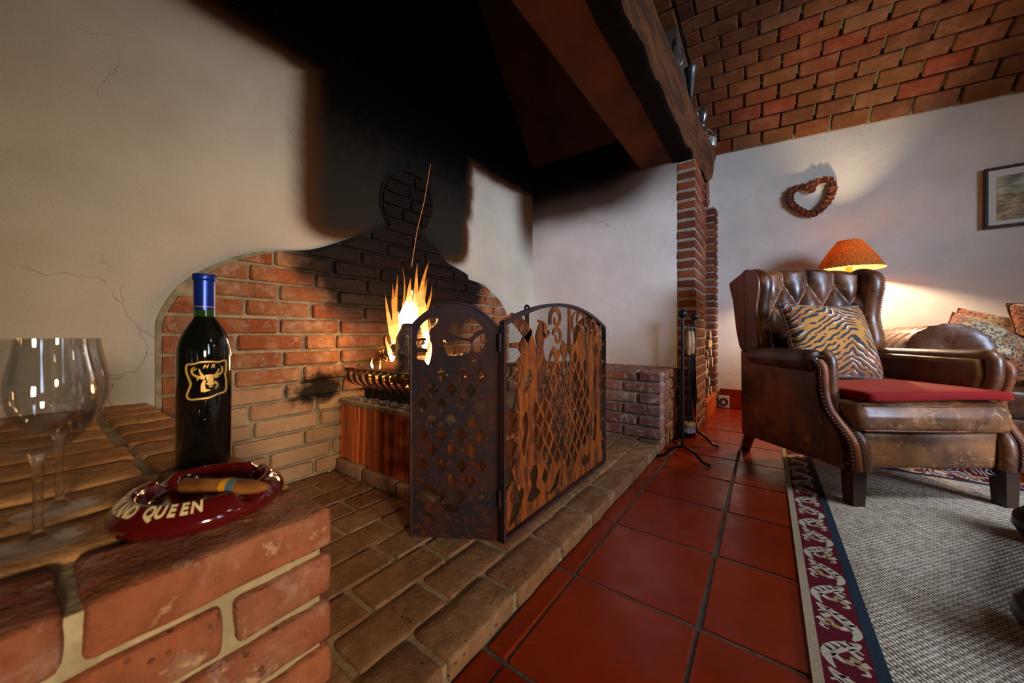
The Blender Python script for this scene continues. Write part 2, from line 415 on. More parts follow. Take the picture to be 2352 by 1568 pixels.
# floor: grout bed with one object per terracotta tile
fl = struct('floor', MB().box(-.62, -1.6, -.06, 3.6, 3.9, -.004).mesh(), M['grout'], 'dark red terracotta tile floor with dark grout lines')
PX, PY, GX, GY = .3025, .3215, -.427, 1.2075
tcache = {}
for i in range(-1, 13):
    for j in range(-8, 9):
        x0, x1 = (GX+PX*i, GX+PX*(i+1)) if i >= 0 else (-.486, GX)
        y0, y1 = GY+PY*j, GY+PY*(j+1)
        y1 = min(y1, 3.685)
        if y1-y0 < .05: continue
        cx, cy = (x0+x1)/2, (y0+y1)/2
        brick((cx, cy, -.008), (x1-x0-.011, y1-y0-.011, .016), M['tile'], fl, name='tile', bev=.002, nv=2)
# far room wall with the pine-cone heart
wall_far = struct('wall_far', MB().box(-1.75, 3.69, -.05, 3.7, 3.85, 3.4).mesh(), M['plaster_room'], 'white plastered room wall behind the armchair')
struct('wall_right', MB().box(3.6, -1.6, 2.35, 3.75, 3.85, 3.4).box(3.6, -1.6, -.05, 3.75, -.6, 2.35).box(3.6, 1.9, -.05, 3.75, 3.85, 2.35).box(3.6, -.6, -.05, 3.75, 1.9, .5).mesh(), M['plaster_room'])
struct('baseboard_far', chambox(3.9, .02, .173, .004), M['skirt'], 'dark red tiled skirting under the white far wall').location = (1.61, 3.68, .0865)
# vaulted brick ceiling: courses climb from the far wall in a shallow curve
rows = []; Y, dz = 3.69, 0.0
for nrow in range(34):
    t = R(max(4, 45-6*nrow)) if nrow < 8 else R(max(-6, 4-.6*(nrow-8)))
    rows.append((Y, dz, t)); Y -= .12*math.cos(t); dz += .12*math.sin(t)
ZX = -.063
def vz(x, d): return 2.287+ZX*x+d
mb = MB(); vv = []
for (y, d, t) in rows+[(Y, dz, 0)]:
    up = Vector((0, math.sin(t), math.cos(t)))*.004
    for x in (-.62, 3.7): vv.append((x, y+up.y, vz(x, d)+up.z))
nr = len(rows)
ff = [(2*i, 2*i+1, 2*i+3, 2*i+2) for i in range(nr)]
top = [(x, y, z+.12) for x, y, z in vv]
mb.add(vv+top, ff+[tuple(k+len(vv) for k in reversed(q)) for q in ff]+[(0, 1, len(vv)+1, len(vv))])
ceil = struct('ceiling', mb.mesh(), M['mortar_v'], 'vaulted ceiling of orange brown bricks with recessed grey mortar')
cand = []
def ceilbrick(x, y, d, t, dims, along=True):
    ex = Vector((1, 0, ZX)).normalized(); ey = Vector((0, -math.cos(t), math.sin(t))); ez = ex.cross(ey).normalized(); ey = ez.cross(ex)
    ct = Vector((x, y, vz(x, d)))+ey*.06-ez*(-.017)
    m = Matrix((ex, ey, ez)).transposed()
    if not inframe(ct, 160, 120): return
    cand.append((ct.length, ct, dims, m.to_euler()))
for k, (y, d, t) in enumerate(rows[:-1]):
    off = (.1075 if k % 2 else 0)+random.uniform(-.012, .012)
    for i in range(-1, 17):
        x = -.46+.105+off+.215*i
        dx = .203
        if k > 5:
            a, b = x-.1015, x+.1015
            if b < -.43: continue
            if a < -.455: a = -.455; x = (a+b)/2; dx = b-a
            if dx < .03: continue
        ceilbrick(x+random.uniform(-.002, .002), y, d, t, (round(dx, 2), .108, .045))
for k in range(6, 30, 2):
    y, d, t = rows[k]
    ceilbrick(-.525, y-.06, d+.0, t, (.108, .215, .045))
cand.sort(key=lambda c: c[0]); print('ceiling bricks', len(cand))
for c in cand[:300]: brick(c[1], c[2], M['vault'], ceil, rot=c[3], bev=.006)
# the fire wall
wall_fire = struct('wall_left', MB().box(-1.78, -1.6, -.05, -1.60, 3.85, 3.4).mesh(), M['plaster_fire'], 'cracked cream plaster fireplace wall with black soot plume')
# side wall of the fireplace between the bench and the pillar
wall_side = struct('wall_side', MB().box(-1.60, 2.50, .30, -.475, 2.955, 3.3).mesh(), M['plaster_side'], 'smooth white plaster cheek wall right of the fire with top darkened by smoke stain and painted shade')
struct('wall_log_niche', MB().box(-1.6, 2.956, .0, -.95, 3.69, 3.3).mesh(), M['plaster_room'])
# brick lining of the fire wall, arch with a keyhole flue
AR = [(.241, .05), (.240, .45), (.240, .657), (.244, .713), (.265, .77), (.301, .831), (.363, .891), (.443, .946), (.525, .982), (.60, 1.0), (.664, 1.012), (.744, 1.038), (.871, 1.104), (1.005, 1.183), (1.086, 1.232),
      (1.056, 1.294), (1.050, 1.36), (1.061, 1.42), (1.104, 1.50), (1.172, 1.552), (1.235, 1.566), (1.30, 1.556), (1.355, 1.52), (1.389, 1.455), (1.385, 1.38), (1.36, 1.31), (1.335, 1.255), (1.36, 1.215),
      (1.433, 1.165), (1.503, 1.106), (1.60, 1.078), (1.689, 1.052), (1.70, 1.025), (1.80, 1.012), (1.88, .995), (1.947, .955), (2.02, .92), (2.075, .87), (2.12, .80), (2.141, .72), (2.141, .05)]
AR = [AR[0], AR[1]]+[tuple(p) for p in smoothpath([(a, b, 0) for a, b in AR[1:-1]], 3)][0:]+[AR[-1]]
AR = [(p[0], p[1]) for p in AR]
lining = struct('wall_niche', MB().prism(AR, -1.605, -1.587, 'x').mesh(), M['mortar_n'], 'brick lining of the fireplace, arched with a round keyhole flue, blackened over the fire')
def clip_rect(poly, x0, z0, x1, z1):
    def cl(P, inside, inter):
        out = []
        for i in range(len(P)):
            a, b = P[i-1], P[i]
            if inside(b):
                if not inside(a): out.append(inter(a, b))
                out.append(b)
            elif inside(a): out.append(inter(a, b))
        return out
    def ix(v): return lambda a, b: (v, a[1]+(b[1]-a[1])*(v-a[0])/(b[0]-a[0]))
    def iz(v): return lambda a, b: (a[0]+(b[0]-a[0])*(v-a[1])/(b[1]-a[1]), v)
    for ins, it in ((lambda p: p[0] >= x0, ix(x0)), (lambda p: p[0] <= x1, ix(x1)), (lambda p: p[1] >= z0, iz(z0)), (lambda p: p[1] <= z1, iz(z1))):
        if not poly: return []
        poly = cl(poly, ins, it)
    return poly
def area(p): return abs(sum(p[i-1][0]*p[i][1]-p[i][0]*p[i-1][1] for i in range(len(p))))/2
# shrink the outline a little so a mortar rim shows
cy_ = 1.2
AS = [(a+(.014 if a < cy_-.3 else -.014 if a > cy_+.3 else (.008 if a < 1.2 else -.008)), b-.010) for a, b in AR]
for r in range(23):
    z0 = .064+.067*r; z1 = z0+.055
    off = .463 if r % 2 == 0 else .585
    off += random.uniform(-.012, .012)
    k = -3
    ys = off-.243*4; 
    while ys < 2.2:
        ln = .243+random.uniform(-.012, .012)
        if random.random() < .08: ln *= .55
        y0, y1 = ys+.007, ys+ln-.007; ys += ln
        pol = clip_rect(AS, y0, z0, y1, z1); full = (y1-y0)*(z1-z0)
        if not pol: continue
        a = area(pol)
        if a > full*.985:
            brick((-1.583+random.uniform(-.003, .003), (y0+y1)/2, (z0+z1)/2+random.uniform(-.0015, .0015)), (.03, round(y1-y0, 2), .055), M['niche'], lining, rot=(random.uniform(-.008, .008), 0, 0), bev=.006)
        elif a > full*.08:
            q = []
            for p in pol:
                if not q or (abs(p[0]-q[-1][0])+abs(p[1]-q[-1][1])) > .0015: q.append(p)
            if len(q) < 3: continue
            my, mz = (y0+y1)/2, (z0+z1)/2
            me = MB().prism([(p[0]-my, p[1]-mz) for p in q], -.016, .0125, 'x').mesh('brick_cut')
            me.materials.append(M['niche']); o = bpy.data.objects.new('brick', me); C.objects.link(o); o.parent = lining; o.location = (-1.583, my, mz)
# hearth platform
hearth = thing('hearth', 'low hearth of flat tan bricks in running bond with dark pits, under the fire screen', 'hearth', (-1.0, 1.15, 0))
h0 = obj('mortar_bed', MB().box(-.585, -.915, 0, .514, .915, .043).mesh(), M['mortar_h'], hearth)
joints = {0: .454, 1: .345, 2: .448, 3: .36}
for c_ in range(10):
    x = -.475-.0555-.1125*c_
    st = joints[c_ % 4]-.2255*2
    for j in range(11):
        y0, y1 = max(st+.2255*j+.006, .238), min(st+.2255*(j+1)-.006, 2.066)
        if y1-y0 < .03: continue
        if x < -1.0: ln = 0
        brick((x+1.0, (y0+y1)/2-1.15, .0265+random.uniform(-.001, .0015)), (.1025, round(y1-y0, 2), .047), M['hearth'], hearth, 2 if x > -.72 and y0 < 1.3 else 0, bev=.005, nv=4)
# right bench
RB = thing('brick_bench', 'pale washed brick bench at the right side of the fire, against the white cheek wall', 'bench', (-1.03, 2.285, 0))
obj('mortar_core', MB().box(-.555, -.198, .0, .545, .21, .436).mesh(), M['mortar'], RB)
PB = .0645
for r in range(7):
    zc = .4455-.0275-PB*r
    xs = .554; first = .10 if r % 2 == 0 else .213
    # front face (towards the camera)
    x = xs; ln = .128 if r % 2 == 0 else .213
    while x > -.53:
        ln = min(ln, x+.568); brick((x-ln/2, -.209+.0525, zc), (round(ln-.003, 2), .105, .054), M['bench'], RB, bev=.006)
        x -= ln+.012; ln = .213
    y = -.209+.105+.012; ln = .10 if r % 2 == 0 else .17
    while y < .19:
        l2 = min(ln, .207-y); brick((xs-.052, y+l2/2, zc), (.104, round(l2, 2), .054), M['bench'], RB, bev=.006); y += l2+.012; ln = .13
# top course
for ry in range(3):
    y = -.209+.105+.012+.052+ry*.107
    x = .554-.118-(.05 if ry % 2 else 0)
    while x > -.54:
        l2 = min(.213, x+.568)
        if y < .18: brick((x-l2/2, y, .4180), (round(l2-.003, 2), .096, .054), M['bench'], RB, bev=.006)
        x -= .225
# left ledge in the foreground
LB = thing('brick_ledge', 'foreground brick ledge carrying the wine bottle, the glasses and the ashtray', 'ledge', (-1.0, -.2, 0))
LZ = .445
obj('mortar_core', MB().box(-.598, -.75, 0, .5530, .411, LZ-.008).mesh(), M['mortar_l'], LB)
PL = .0566
for r in range(8):
    zc = LZ-.0235-PL*r
    y = .422; ln = [.196, .097, .196, .097][r % 4] if r != 2 else .17
    while y > -.62:
        if r == 0 and y < .3: pass
        brick((.563-.0515, y-ln/2, zc), (.103, round(ln, 3), .047), M['ledge'], LB, 3 if y > 0 else 1, bev=.004, nv=4)
        y -= ln+.011; ln = .196
    if r:
        x = .563-.103-.012; ln = .096 if r % 2 else .19
        while x > -.56:
            ln = min(ln, x+.597); brick((x-ln/2, .422-.0515, zc), (round(ln, 2), .103, .047), M['ledge'], LB, 0, bev=.006); x -= ln+.012; ln = .19
x = .448; kx = 0
while x > -.59:
    x0 = max(x-.106, -.597); wd = x-x0
    if wd < .03: break
    for (ya, yb) in ((.422, .318), (.306, .092), (.080, -.134), (-.146, -.36), (-.372, -.58)):
        if kx == 0 and ya == .422: pass
        j = random.uniform(-.008, .008) if ya != .422 else 0
        brick(((x+x0)/2, (ya+yb)/2+j, LZ-.0235+random.uniform(-.0015, .0015)), (round(wd, 3), round(ya-yb, 3), .047), M['ledgetop'], LB, 2 if yb > -.2 else 0, bev=.006, nv=5)
    x -= .118; kx += 1
# brick pillar and the lower stub behind it
PIL = thing('brick_pillar', 'tall slim red brick pillar carrying the timber mantel beam', 'pillar', (-.42, 2.73, 0))
obj('mortar_core', MB().box(-.052, -.23, 0, .047, .232, 1.785).mesh(), M['mortar'], PIL)
PP = .0638
for r in range(28):
    zc = .030+PP*r
    if r % 2: seq = [(-.237, .105), (-.122, .115), (.002, .23)]
    else: seq = [(-.237, .215), (-.012, .115), (.112, .122)]
    for y0, ln in seq:
        brick((0+random.uniform(-.0015, .0015), y0+ln/2, zc), (.110, round(ln-.006, 3), .050), M['pillar'], PIL, bev=.007)
ST = thing('brick_pier', 'lower brick pier beside the log pile, against the white wall', 'pillar', (-.60, 3.62, 0))
obj('mortar_core', MB().box(-.23, -.055, 0, .225, .067, 1.79).mesh(), M['mortar'], ST)
for r in range(28):
    zc = .030+.0632*r+.013; x = .24; ln = .213 if r % 2 else .10
    while x > -.22:
        l2 = min(ln, x+.235); brick((x-l2/2, 0, zc), (round(l2, 2), .128, .050), M['pillar'], ST, bev=.007); x -= l2+.012; ln = .213
# log recess kerb
kb = obj('log_recess_kerb', chambox(.06, .58, .155, .004), plain('orange_kerb_tile', H('b34a18'), .3, var=.2, sc=6)); kb.location = (-.392, 3.26, .078)
tag(kb, 'orange red tiled kerb in front of the stacked logs', 'kerb')
# rough mantel beam
def lerpt(L_, y):
    for (a, b), (c, d) in zip(L_, L_[1:]):
        if y <= c: return b+(d-b)*max(0, (y-a)/(c-a))
    return L_[-1][1]
def beamsec(y):
    t = (y-1.2)/1.8; n1 = mnoise.noise(Vector((y*2.2, 1, 3))); n2 = mnoise.noise(Vector((y*6, 7, 3))); n3 = mnoise.noise(Vector((y*17, 2, 9)))
    xt = lerpt([(0, -.376), (1.6, -.374), (2.03, -.357), (2.33, -.358), (2.64, -.337), (3.03, -.304)], y)+.003*n2; xb = lerpt([(0, -.372), (1.3, -.385), (2.3, -.376), (2.7, -.36), (3.0, -.33)], y)+.010*n2+.006*n3
    e = min(1, max(0, (3.01-y)/.05)); 
    zb = 1.792+.012*n2+.006*n3+(1-e)*.03; zt = 2.03+.004*n1-(1-e)*.03
    return [(-.50, zb-.0), (-.44, zb), ((xb-.44)/2, zb-.004), (xb-.012, zb+.002), (xb, zb+.016), (xb+(xt-xb)*.25+.008*n3, zb+.06), (xb+(xt-xb)*.5+.004*n2, zb+.12), (xt-.002, zb+.18), (xt, zt-.012), (xt-.012, zt), (-.42, zt), (-.50, zt)]
ysb = [-.8+3.81*i/150 for i in range(151)]
vb = []; fb = []
for i, y in enumerate(ysb):
    for (x, z) in beamsec(y): vb.append((x, y, z))
k = 12
for i in range(150):
    for j in range(k): fb.append((i*k+j, i*k+(j+1) % k, (i+1)*k+(j+1) % k, (i+1)*k+j))
fb.append(tuple(range(k))); fb.append(tuple(150*k+j for j in reversed(range(k))))
mbeam = mesh(vb, fb)
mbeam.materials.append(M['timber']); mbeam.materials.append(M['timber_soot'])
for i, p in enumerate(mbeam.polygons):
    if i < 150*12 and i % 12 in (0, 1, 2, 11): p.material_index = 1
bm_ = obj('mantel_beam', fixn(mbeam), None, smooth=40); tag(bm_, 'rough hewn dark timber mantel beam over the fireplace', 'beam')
# hood
hd = thing('chimney_hood', 'soot blackened plaster chimney hood above the fire, with a brown lit lip', 'hood', (-1.0, 1.0, 1.8))
obj('lip', MB().box(.295, -1.8, .0, .499, 1.498, .06).mesh(), M['soffit'], hd)
obj('front_slope', MB().add([(.30, -1.8, .05), (.30, 1.498, .05), (.12, 1.498, 1.5), (.12, -1.8, 1.5), (.42, -1.8, .05), (.42, 1.498, .05), (.16, 1.498, 1.5), (.16, -1.8, 1.5)], [(0, 1, 2, 3), (7, 6, 5, 4), (0, 4, 5, 1), (1, 5, 6, 2), (3, 7, 4, 0), (2, 6, 7, 3)]).mesh(), M['hood_black'], hd)
obj('side_slope', MB().add([(-.598, 1.498, .26), (.31, 1.498, .26), (.2, .50, 1.5), (-.598, .50, 1.5), (-.598, 1.499, 1.5), (.2, 1.499, 1.5)], [(0, 1, 2, 3), (0, 4, 5, 1), (0, 3, 4), (1, 5, 2), (3, 2, 5, 4)]).mesh(), M['hood_red'], hd)
obj('cap', MB().box(-.598, -1.8, 1.50, .2, 1.498, 1.55).mesh(), M['hood_black'], hd)  # lid added over the open flue to keep the inside black
# ================================================================== FIRE
M['ribbed'] = (lambda n: (n.set(n.mix(n.rng(n.noise(22, 4, n.vm('MULTIPLY', n.obj(), (1, 1, .06))), .38, .62), H('d8702c'), H('a04618')), .55, spec=.4), n.bump(n.noise(90, 3), .25, .003), n.m)[2])(N('ribbed_terracotta'))
M['slab'] = plain('ashy_stone_slab', H('8c7c66'), .9, bumpy=.6, sc=40, var=.3)
M['kerbbrick'] = brick_mat('plinth_brick', [H('9a7458'), H('a88468')], pale=H('b59a84'), palef=.5, dark=H('2a1a12'))
M['iron'] = plain('black_iron', (.018, .017, .017), .42, .7, bumpy=.2)
n = N('scorched_iron'); f = n.noise(30, 5); n.set(n.mix(n.rng(f, .4, .65), (.03, .022, .018), H('6b3a28')), .6, .4); n.bump(f, .4, .003); M['grate'] = n.m
M['ash'] = plain('grey_ash', H('8d8a86'), .95, bumpy=.5, sc=80, var=.5)
M['coal'] = plain('charcoal', (.012, .011, .012), .7, bumpy=.8, sc=50)
PLX0, PLX1, PLY0, PLY1, PLZ = -1.565, -.876, .83, 1.54, .35
def ribbed_block(wd, h, seed):
    """vertical ribbed face: local x along the face, y outward (negative), z up"""
    rnd = random.Random(seed); prof = [(0, 0)]; x = .004
    groups = [(.012, .075), (.095, .155)] if seed % 3 != 2 else [(.012, .05), (.07, .15)]
    pts = [(0, .03), (0, 0)]
    x = 0.0
    for a, b in groups:
        a, b = a*wd/.165, b*wd/.165; pts += [(a, 0)]
        kk = int((b-a)/.009)
        for i in range(kk):
            q = a+(b-a)*(i+.0)/kk; d = (b-a)/kk
            pts += [(q+d*.1, .0), (q+d*.25, .009), (q+d*.75, .009), (q+d*.9, .0)]
    pts += [(wd, 0), (wd, .03)]
    nn = 10; v = []; f = []
    for j in range(nn+1):
        z = h*j/nn
        for (a, b) in pts: v.append((a, b, z+(.006*math.sin(a*38+seed) if j == 0 else 0)))
    k = len(pts)
    for j in range(nn):
        for i in range(k): f.append((j*k+i, j*k+(i+1) % k, (j+1)*k+(i+1) % k, (j+1)*k+i))
    m = MB(); m.add(v, f); m.add([v[i] for i in range(k)], [tuple(range(k))]); m.add([v[nn*k+i] for i in range(k)], [tuple(range(k))])
    return m.mesh()
PT = thing('fire_plinth', 'plinth of ribbed orange terracotta blocks raising the fire, under an ash covered slab', 'plinth', (-1.22, 1.185, .05))
obj('core', MB().box(-.343, -.318, 0, .312, .35, .298).mesh(), M['mortar_n'], PT)
for i in range(4):
    obj('ribbed_block', ribbed_block(.1685, .245, i), M['ribbed'], PT, (-.345+.1722*i, -.355, .055), (R(-1), 0, 0))
for i in range(4):
    obj('ribbed_block', ribbed_block(.1685, .245, i+3), M['ribbed'], PT, (.348, -.350+.1755*i, .055), (R(-1), 0, R(90)))
x = -.34
for i, ln in enumerate((.20, .225, .22)):
    brick((x+ln/2, -.362-.0, .0285), (round(ln-.006, 3), .035, .055), M['kerbbrick'], PT, 1, name='footing_brick'); x += ln+.004
y = -.33
for i in range(3):
    brick((.362, y+.11, .0285), (.035, .214, .055), M['kerbbrick'], PT, 1, name='footing_brick'); y += .224
sl = obj('slab', chambox(.715, .725, .022, .004, 0, 3, 1, .0016, 3), M['slab'], PT, (-.0, .002, .311))
# ash and cinders: uncountable
rnd = random.Random(5)
def debris(nm, nn, fx, mat, r0, r1):
    m = MB()
    for i in range(nn):
        x, y, z = fx(); r = rnd.uniform(r0, r1); a = rnd.random()*6.28
        p = [Vector((rnd.uniform(-1, 1)*r, rnd.uniform(-1, 1)*r, rnd.uniform(-.1, .8)*r)) for _ in range(4)]
        m.add([(x+q.x, y+q.y, z+max(-.001, q.z)) for q in p], [(0, 1, 2), (0, 2, 3), (0, 3, 1), (1, 3, 2)])
    return m.mesh(nm)
def onslab():
    s = rnd.random()
    return (-1.53+.62*s**.8, .84+abs(rnd.gauss(0, .05)), .374)
o = obj('ash', debris('ash', 900, onslab, M['ash'], .004, .011), M['ash'], PT, (1.22, -1.185, -.05)); o['kind'] = 'stuff'
o = obj('cinders', debris('cinders', 160, onslab, M['coal'], .003, .008), M['coal'], PT, (1.22, -1.185, -.05)); o['kind'] = 'stuff'
def onhearth():
    s = rnd.random()
    if s < .6: return (-1.5+.75*rnd.random(), .80-abs(rnd.gauss(0, .035)), .053)
    return (-.82+abs(rnd.gauss(0, .05)), .80+.6*rnd.random(), .053)
o = obj('fallen_cinders', debris('fc', 190, onhearth, M['coal'], .002, .008), M['coal']); tag(o, 'black cinders and ash crumbs scattered on the hearth around the plinth', 'cinders', kind='stuff')
# fire basket
GR = thing('fire_grate', 'scorched iron fire basket with curved bars, standing on an iron tray', 'grate', (-1.28, 1.18, .372))
obj('tray', chambox(.42, .56, .05, .006), M['coal'], GR, (.0, 0, .025))
gx0, gx1, gy0, gy1, gz = -.235, .235, -.34, .30, .140
rim = MB()
for (a, b) in (((gx0-.02, gy0), (gx1, gy0)), ((gx1, gy0), (gx1, gy1)), ((gx1, gy1), (gx0, gy1)), ((gx0, gy1), (gx0, gy0))):
    rim.box(min(a[0], b[0])-.004, min(a[1], b[1])-.004, gz-.014, max(a[0], b[0])+.004, max(a[1], b[1])+.004, gz)
obj('rim', rim.mesh(), M['grate'], GR)
def slat(x, y, dx, dy):
    m = MB(); pth = smoothpath([(0, 0, gz), (-.012, 0, gz-.02), (-.008, 0, gz-.05), (.02, 0, gz-.075), (.06, 0, gz-.085)], 4)
    v = []
    for p in pth:
        for s_ in (-.011, .011):
            for t_ in (0, .004): v.append((x+dx*(p.x+t_)+dy*s_, y+dy*(p.x+t_)+dx*s_, p.z))
    f = []
    for i in range(len(pth)-1):
        a, b = 4*i, 4*i+4; f += [(a, b, b+1, a+1), (a+2, a+3, b+3, b+2), (a+1, b+1, b+3, a+3), (a, a+2, b+2, b)]
    return m.add(v, f).mesh()
for i in range(10): obj('bar', slat(gx0+.02+.0475*i, gy0, 0, 1), M['grate'], GR)
for i in range(12): obj('bar', slat(gx1, gy0+.03+.05*i, -1, 0), M['grate'], GR)
fb_ = MB()
for i in range(9): fb_.box(gx0+.03+.05*i, gy0+.05, gz-.09, gx0+.045+.05*i, gy1-.05, gz-.08)
obj('floor_bars', fb_.mesh(), M['grate'], GR)
for sx in (-.18, .18):
    for sy in (-.22, .22): obj('leg', MB().tube([(sx, sy, .05), (sx, sy, gz-.082)], .007).mesh(), M['grate'], GR)
# logs
n = N('log_bark'); v = n.obj(); e = n.vor(26, n.vm('MULTIPLY', v, (1, 1, .55))); f = n.noise(40, 5, v)
c = n.mix(n.rng(e, .05, .4), (.012, .008, .006), H('6e5238')); c = n.mix(n.rng(f, .55, .7), c, H('a08a6c'))
n.set(c, .85); n.bump(n.m2('ADD', e, n.m2('MULTIPLY', f, .5)), 1.0, .012); M['bark'] = n.m
n = N('glowing_charred_log'); v = n.obj(); f = n.noise(22, 5, v); e = n.vor(30, v, 'DISTANCE_TO_EDGE')
n.set(n.mix(n.rng(f, .4, .6), (.02, .012, .01), H('5a3826')), .9); g = n.m2('MULTIPLY', n.rng(e, .0, .09, 1, 0), n.rng(f, .42, .6))
n.set(Emission_Color=(1, .22, .03, 1)); n.L(n.m2('MULTIPLY', g, 9), n.p.inputs['Emission Strength']); n.bump(e, .9, .01); M['char'] = n.m
M['cutwood'] = plain('cut_wood', H('c08a4c'), .75, bumpy=.3, sc=25, var=.3)
def log(name, a, b, r, mat, lab, grp=None, knob=True, seed=0):
    a, b = Vector(a), Vector(b); m = MB(); nseg = 16; pts = []; rs = []
    t = (b-a).normalized(); u = t.orthogonal().normalized(); w_ = t.cross(u); v = []; nn = 14
    for i in range(nseg+1):
        s_ = i/nseg; p = a.lerp(b, s_)+u*(mnoise.noise(Vector((s_*2, seed, 0)))*r*.4)
        for k in range(nn):
            an = 2*PI*k/nn; rr = r*(1+.16*mnoise.noise(Vector((math.cos(an)*1.3+seed, math.sin(an)*1.3, s_*5)))+.08*mnoise.noise(Vector((math.cos(an)*4+seed, math.sin(an)*4, s_*16))))
            v.append(p-a+(u*math.cos(an)+w_*math.sin(an))*rr)
    f = [(i*nn+k, i*nn+(k+1) % nn, (i+1)*nn+(k+1) % nn, (i+1)*nn+k) for i in range(nseg) for k in range(nn)]
    f += [tuple(range(nn)), tuple(nseg*nn+k for k in range(nn))]
    me = MB().add(v, f).mesh(); o = obj(name, me, mat, smooth=55); o.location = a
    tag(o, lab, 'log', grp); return o
log('fire_log', (-1.19, .88, .47), (-1.235, .965, .69), .043, M['bark'], 'short bark covered log standing upright in the flames')
log('fire_log', (-1.50, 1.02, .56), (-1.22, 1.00, .645), .034, M['char'], 'charred log with glowing cracks leaning across behind the upright log', seed=4)
log('fire_log', (-1.08, .98, .645), (-1.22, 1.10, .68), .036, M['char'], 'glowing half burnt log at the right of the upright log', seed=9)
log('fire_log', (-1.42, 1.08, .49), (-1.10, 1.16, .53), .05, M['char'], 'thick glowing log lying low across the fire basket', seed=12)
log('fire_log', (-1.10, .93, .48), (-1.15, 1.40, .50), .045, M['bark'], 'striped bark log lying along the near side of the fire basket', seed=15)
log('fire_log', (-1.22, .93, .475), (-1.28, 1.42, .485), .042, M['char'], 'blackened log lying on the basket bars behind the bark log', seed=18)
M['ember'] = N('ember').set((.02, .01, .01, 1), .9, Emission_Color=(1, .25, .04, 1), Emission_Strength=6)
def inbasket(): return (-1.28+rnd.uniform(-.21, .21), 1.16+rnd.uniform(-.28, .27), .452+rnd.random()*.02)
o = obj('embers', debris('embers', 420, inbasket, M['ember'], .006, .016), M['ember']); tag(o, 'glowing embers in the fire basket', 'embers', kind='stuff')
# flames
def flame_mat(k, ht):
    n = N('flame_%s' % k); lw = n.n('ShaderNodeLayerWeight'); lw.inputs[0].default_value = .35
    f = n.noise(16, 3, n.vm('MULTIPLY', n.pos()[0], (1, 1, .3)))
    al = n.m2('MULTIPLY', n.rng(lw.outputs['Facing'], .05, .9, 1, 0), n.rng(f, .25, .6, .55, 1))
    al = n.m2('MULTIPLY', al, min(1, .25+ht*1.6)*.96)
    st = [(0, (1, .20, .03)), (.35, (1, .34, .05)), (.7, (1, .55, .14)), (.9, (1, .78, .42)), (1.01, (.92, .95, 1))]
    for (p, a), (q, b) in zip(st, st[1:]):
        if p <= ht <= q: col = tuple(x+(y-x)*(ht-p)/(q-p) for x, y in zip(a, b))
    em = n.n('ShaderNodeEmission'); tr = n.n('ShaderNodeBsdfTransparent'); mx = n.n('ShaderNodeMixShader')
    n.L(col, em.inputs[0]); em.inputs[1].default_value = .9+2.2*ht+7*ht**5
    n.L(al, mx.inputs[0]); n.L(tr.outputs[0], mx.inputs[1]); n.L(em.outputs[0], mx.inputs[2]); n.L(mx.outputs[0], n.out.inputs[0]); return n.m
FM = [flame_mat(nm, i/8) for i, nm in enumerate(('ember_tip', 'deep_orange', 'orange', 'amber', 'bright_amber', 'gold', 'yellow', 'pale_yellow', 'white'))]
FL = thing('fire', 'blazing orange fire with white hot heart and thin tongues over the logs', 'fire', (-1.28, 1.1, .47))
def tongue(base, top, r, bend=.02, heat=(1.0, 0), seed=0, flat=.6):
    rd = random.Random(seed); base, top = Vector(base), Vector(top); nn = 10; ns = 14; v = []; hs = []
    for i in range(ns+1):
        s_ = i/ns; p = base.lerp(top, s_)+Vector((math.sin(s_*5+seed)*bend*s_, math.cos(s_*4+seed*2)*bend*s_, 0))
        rr = r*(math.sin(PI*.5*min(1, (s_+.08)/.33)) if s_ < .25 else ((1-s_)/.75)**.85)
        rr = max(rr, .0006)
        for k in range(nn):
            an = 2*PI*k/nn; v.append(p+Vector((math.cos(an)*rr, math.sin(an)*rr*flat, 0))+Vector((0, 0, math.sin(an*2+seed)*rr*.15)))
            hs.append(heat[0]*(1-s_)+heat[1]*s_)
    f = [(i*nn+k, i*nn+(k+1) % nn, (i+1)*nn+(k+1) % nn, (i+1)*nn+k) for i in range(ns) for k in range(nn)]+[tuple(range(nn)), tuple(ns*nn+k for k in range(nn))]
    me = mesh(v, f)
    for m_ in FM: me.materials.append(m_)
    for i, p_ in enumerate(me.polygons):
        s_ = min(i//nn, ns-1)/ns; h_ = heat[0]*(1-s_)+heat[1]*s_; p_.material_index = max(0, min(8, int(round(h_*8))))
    return me
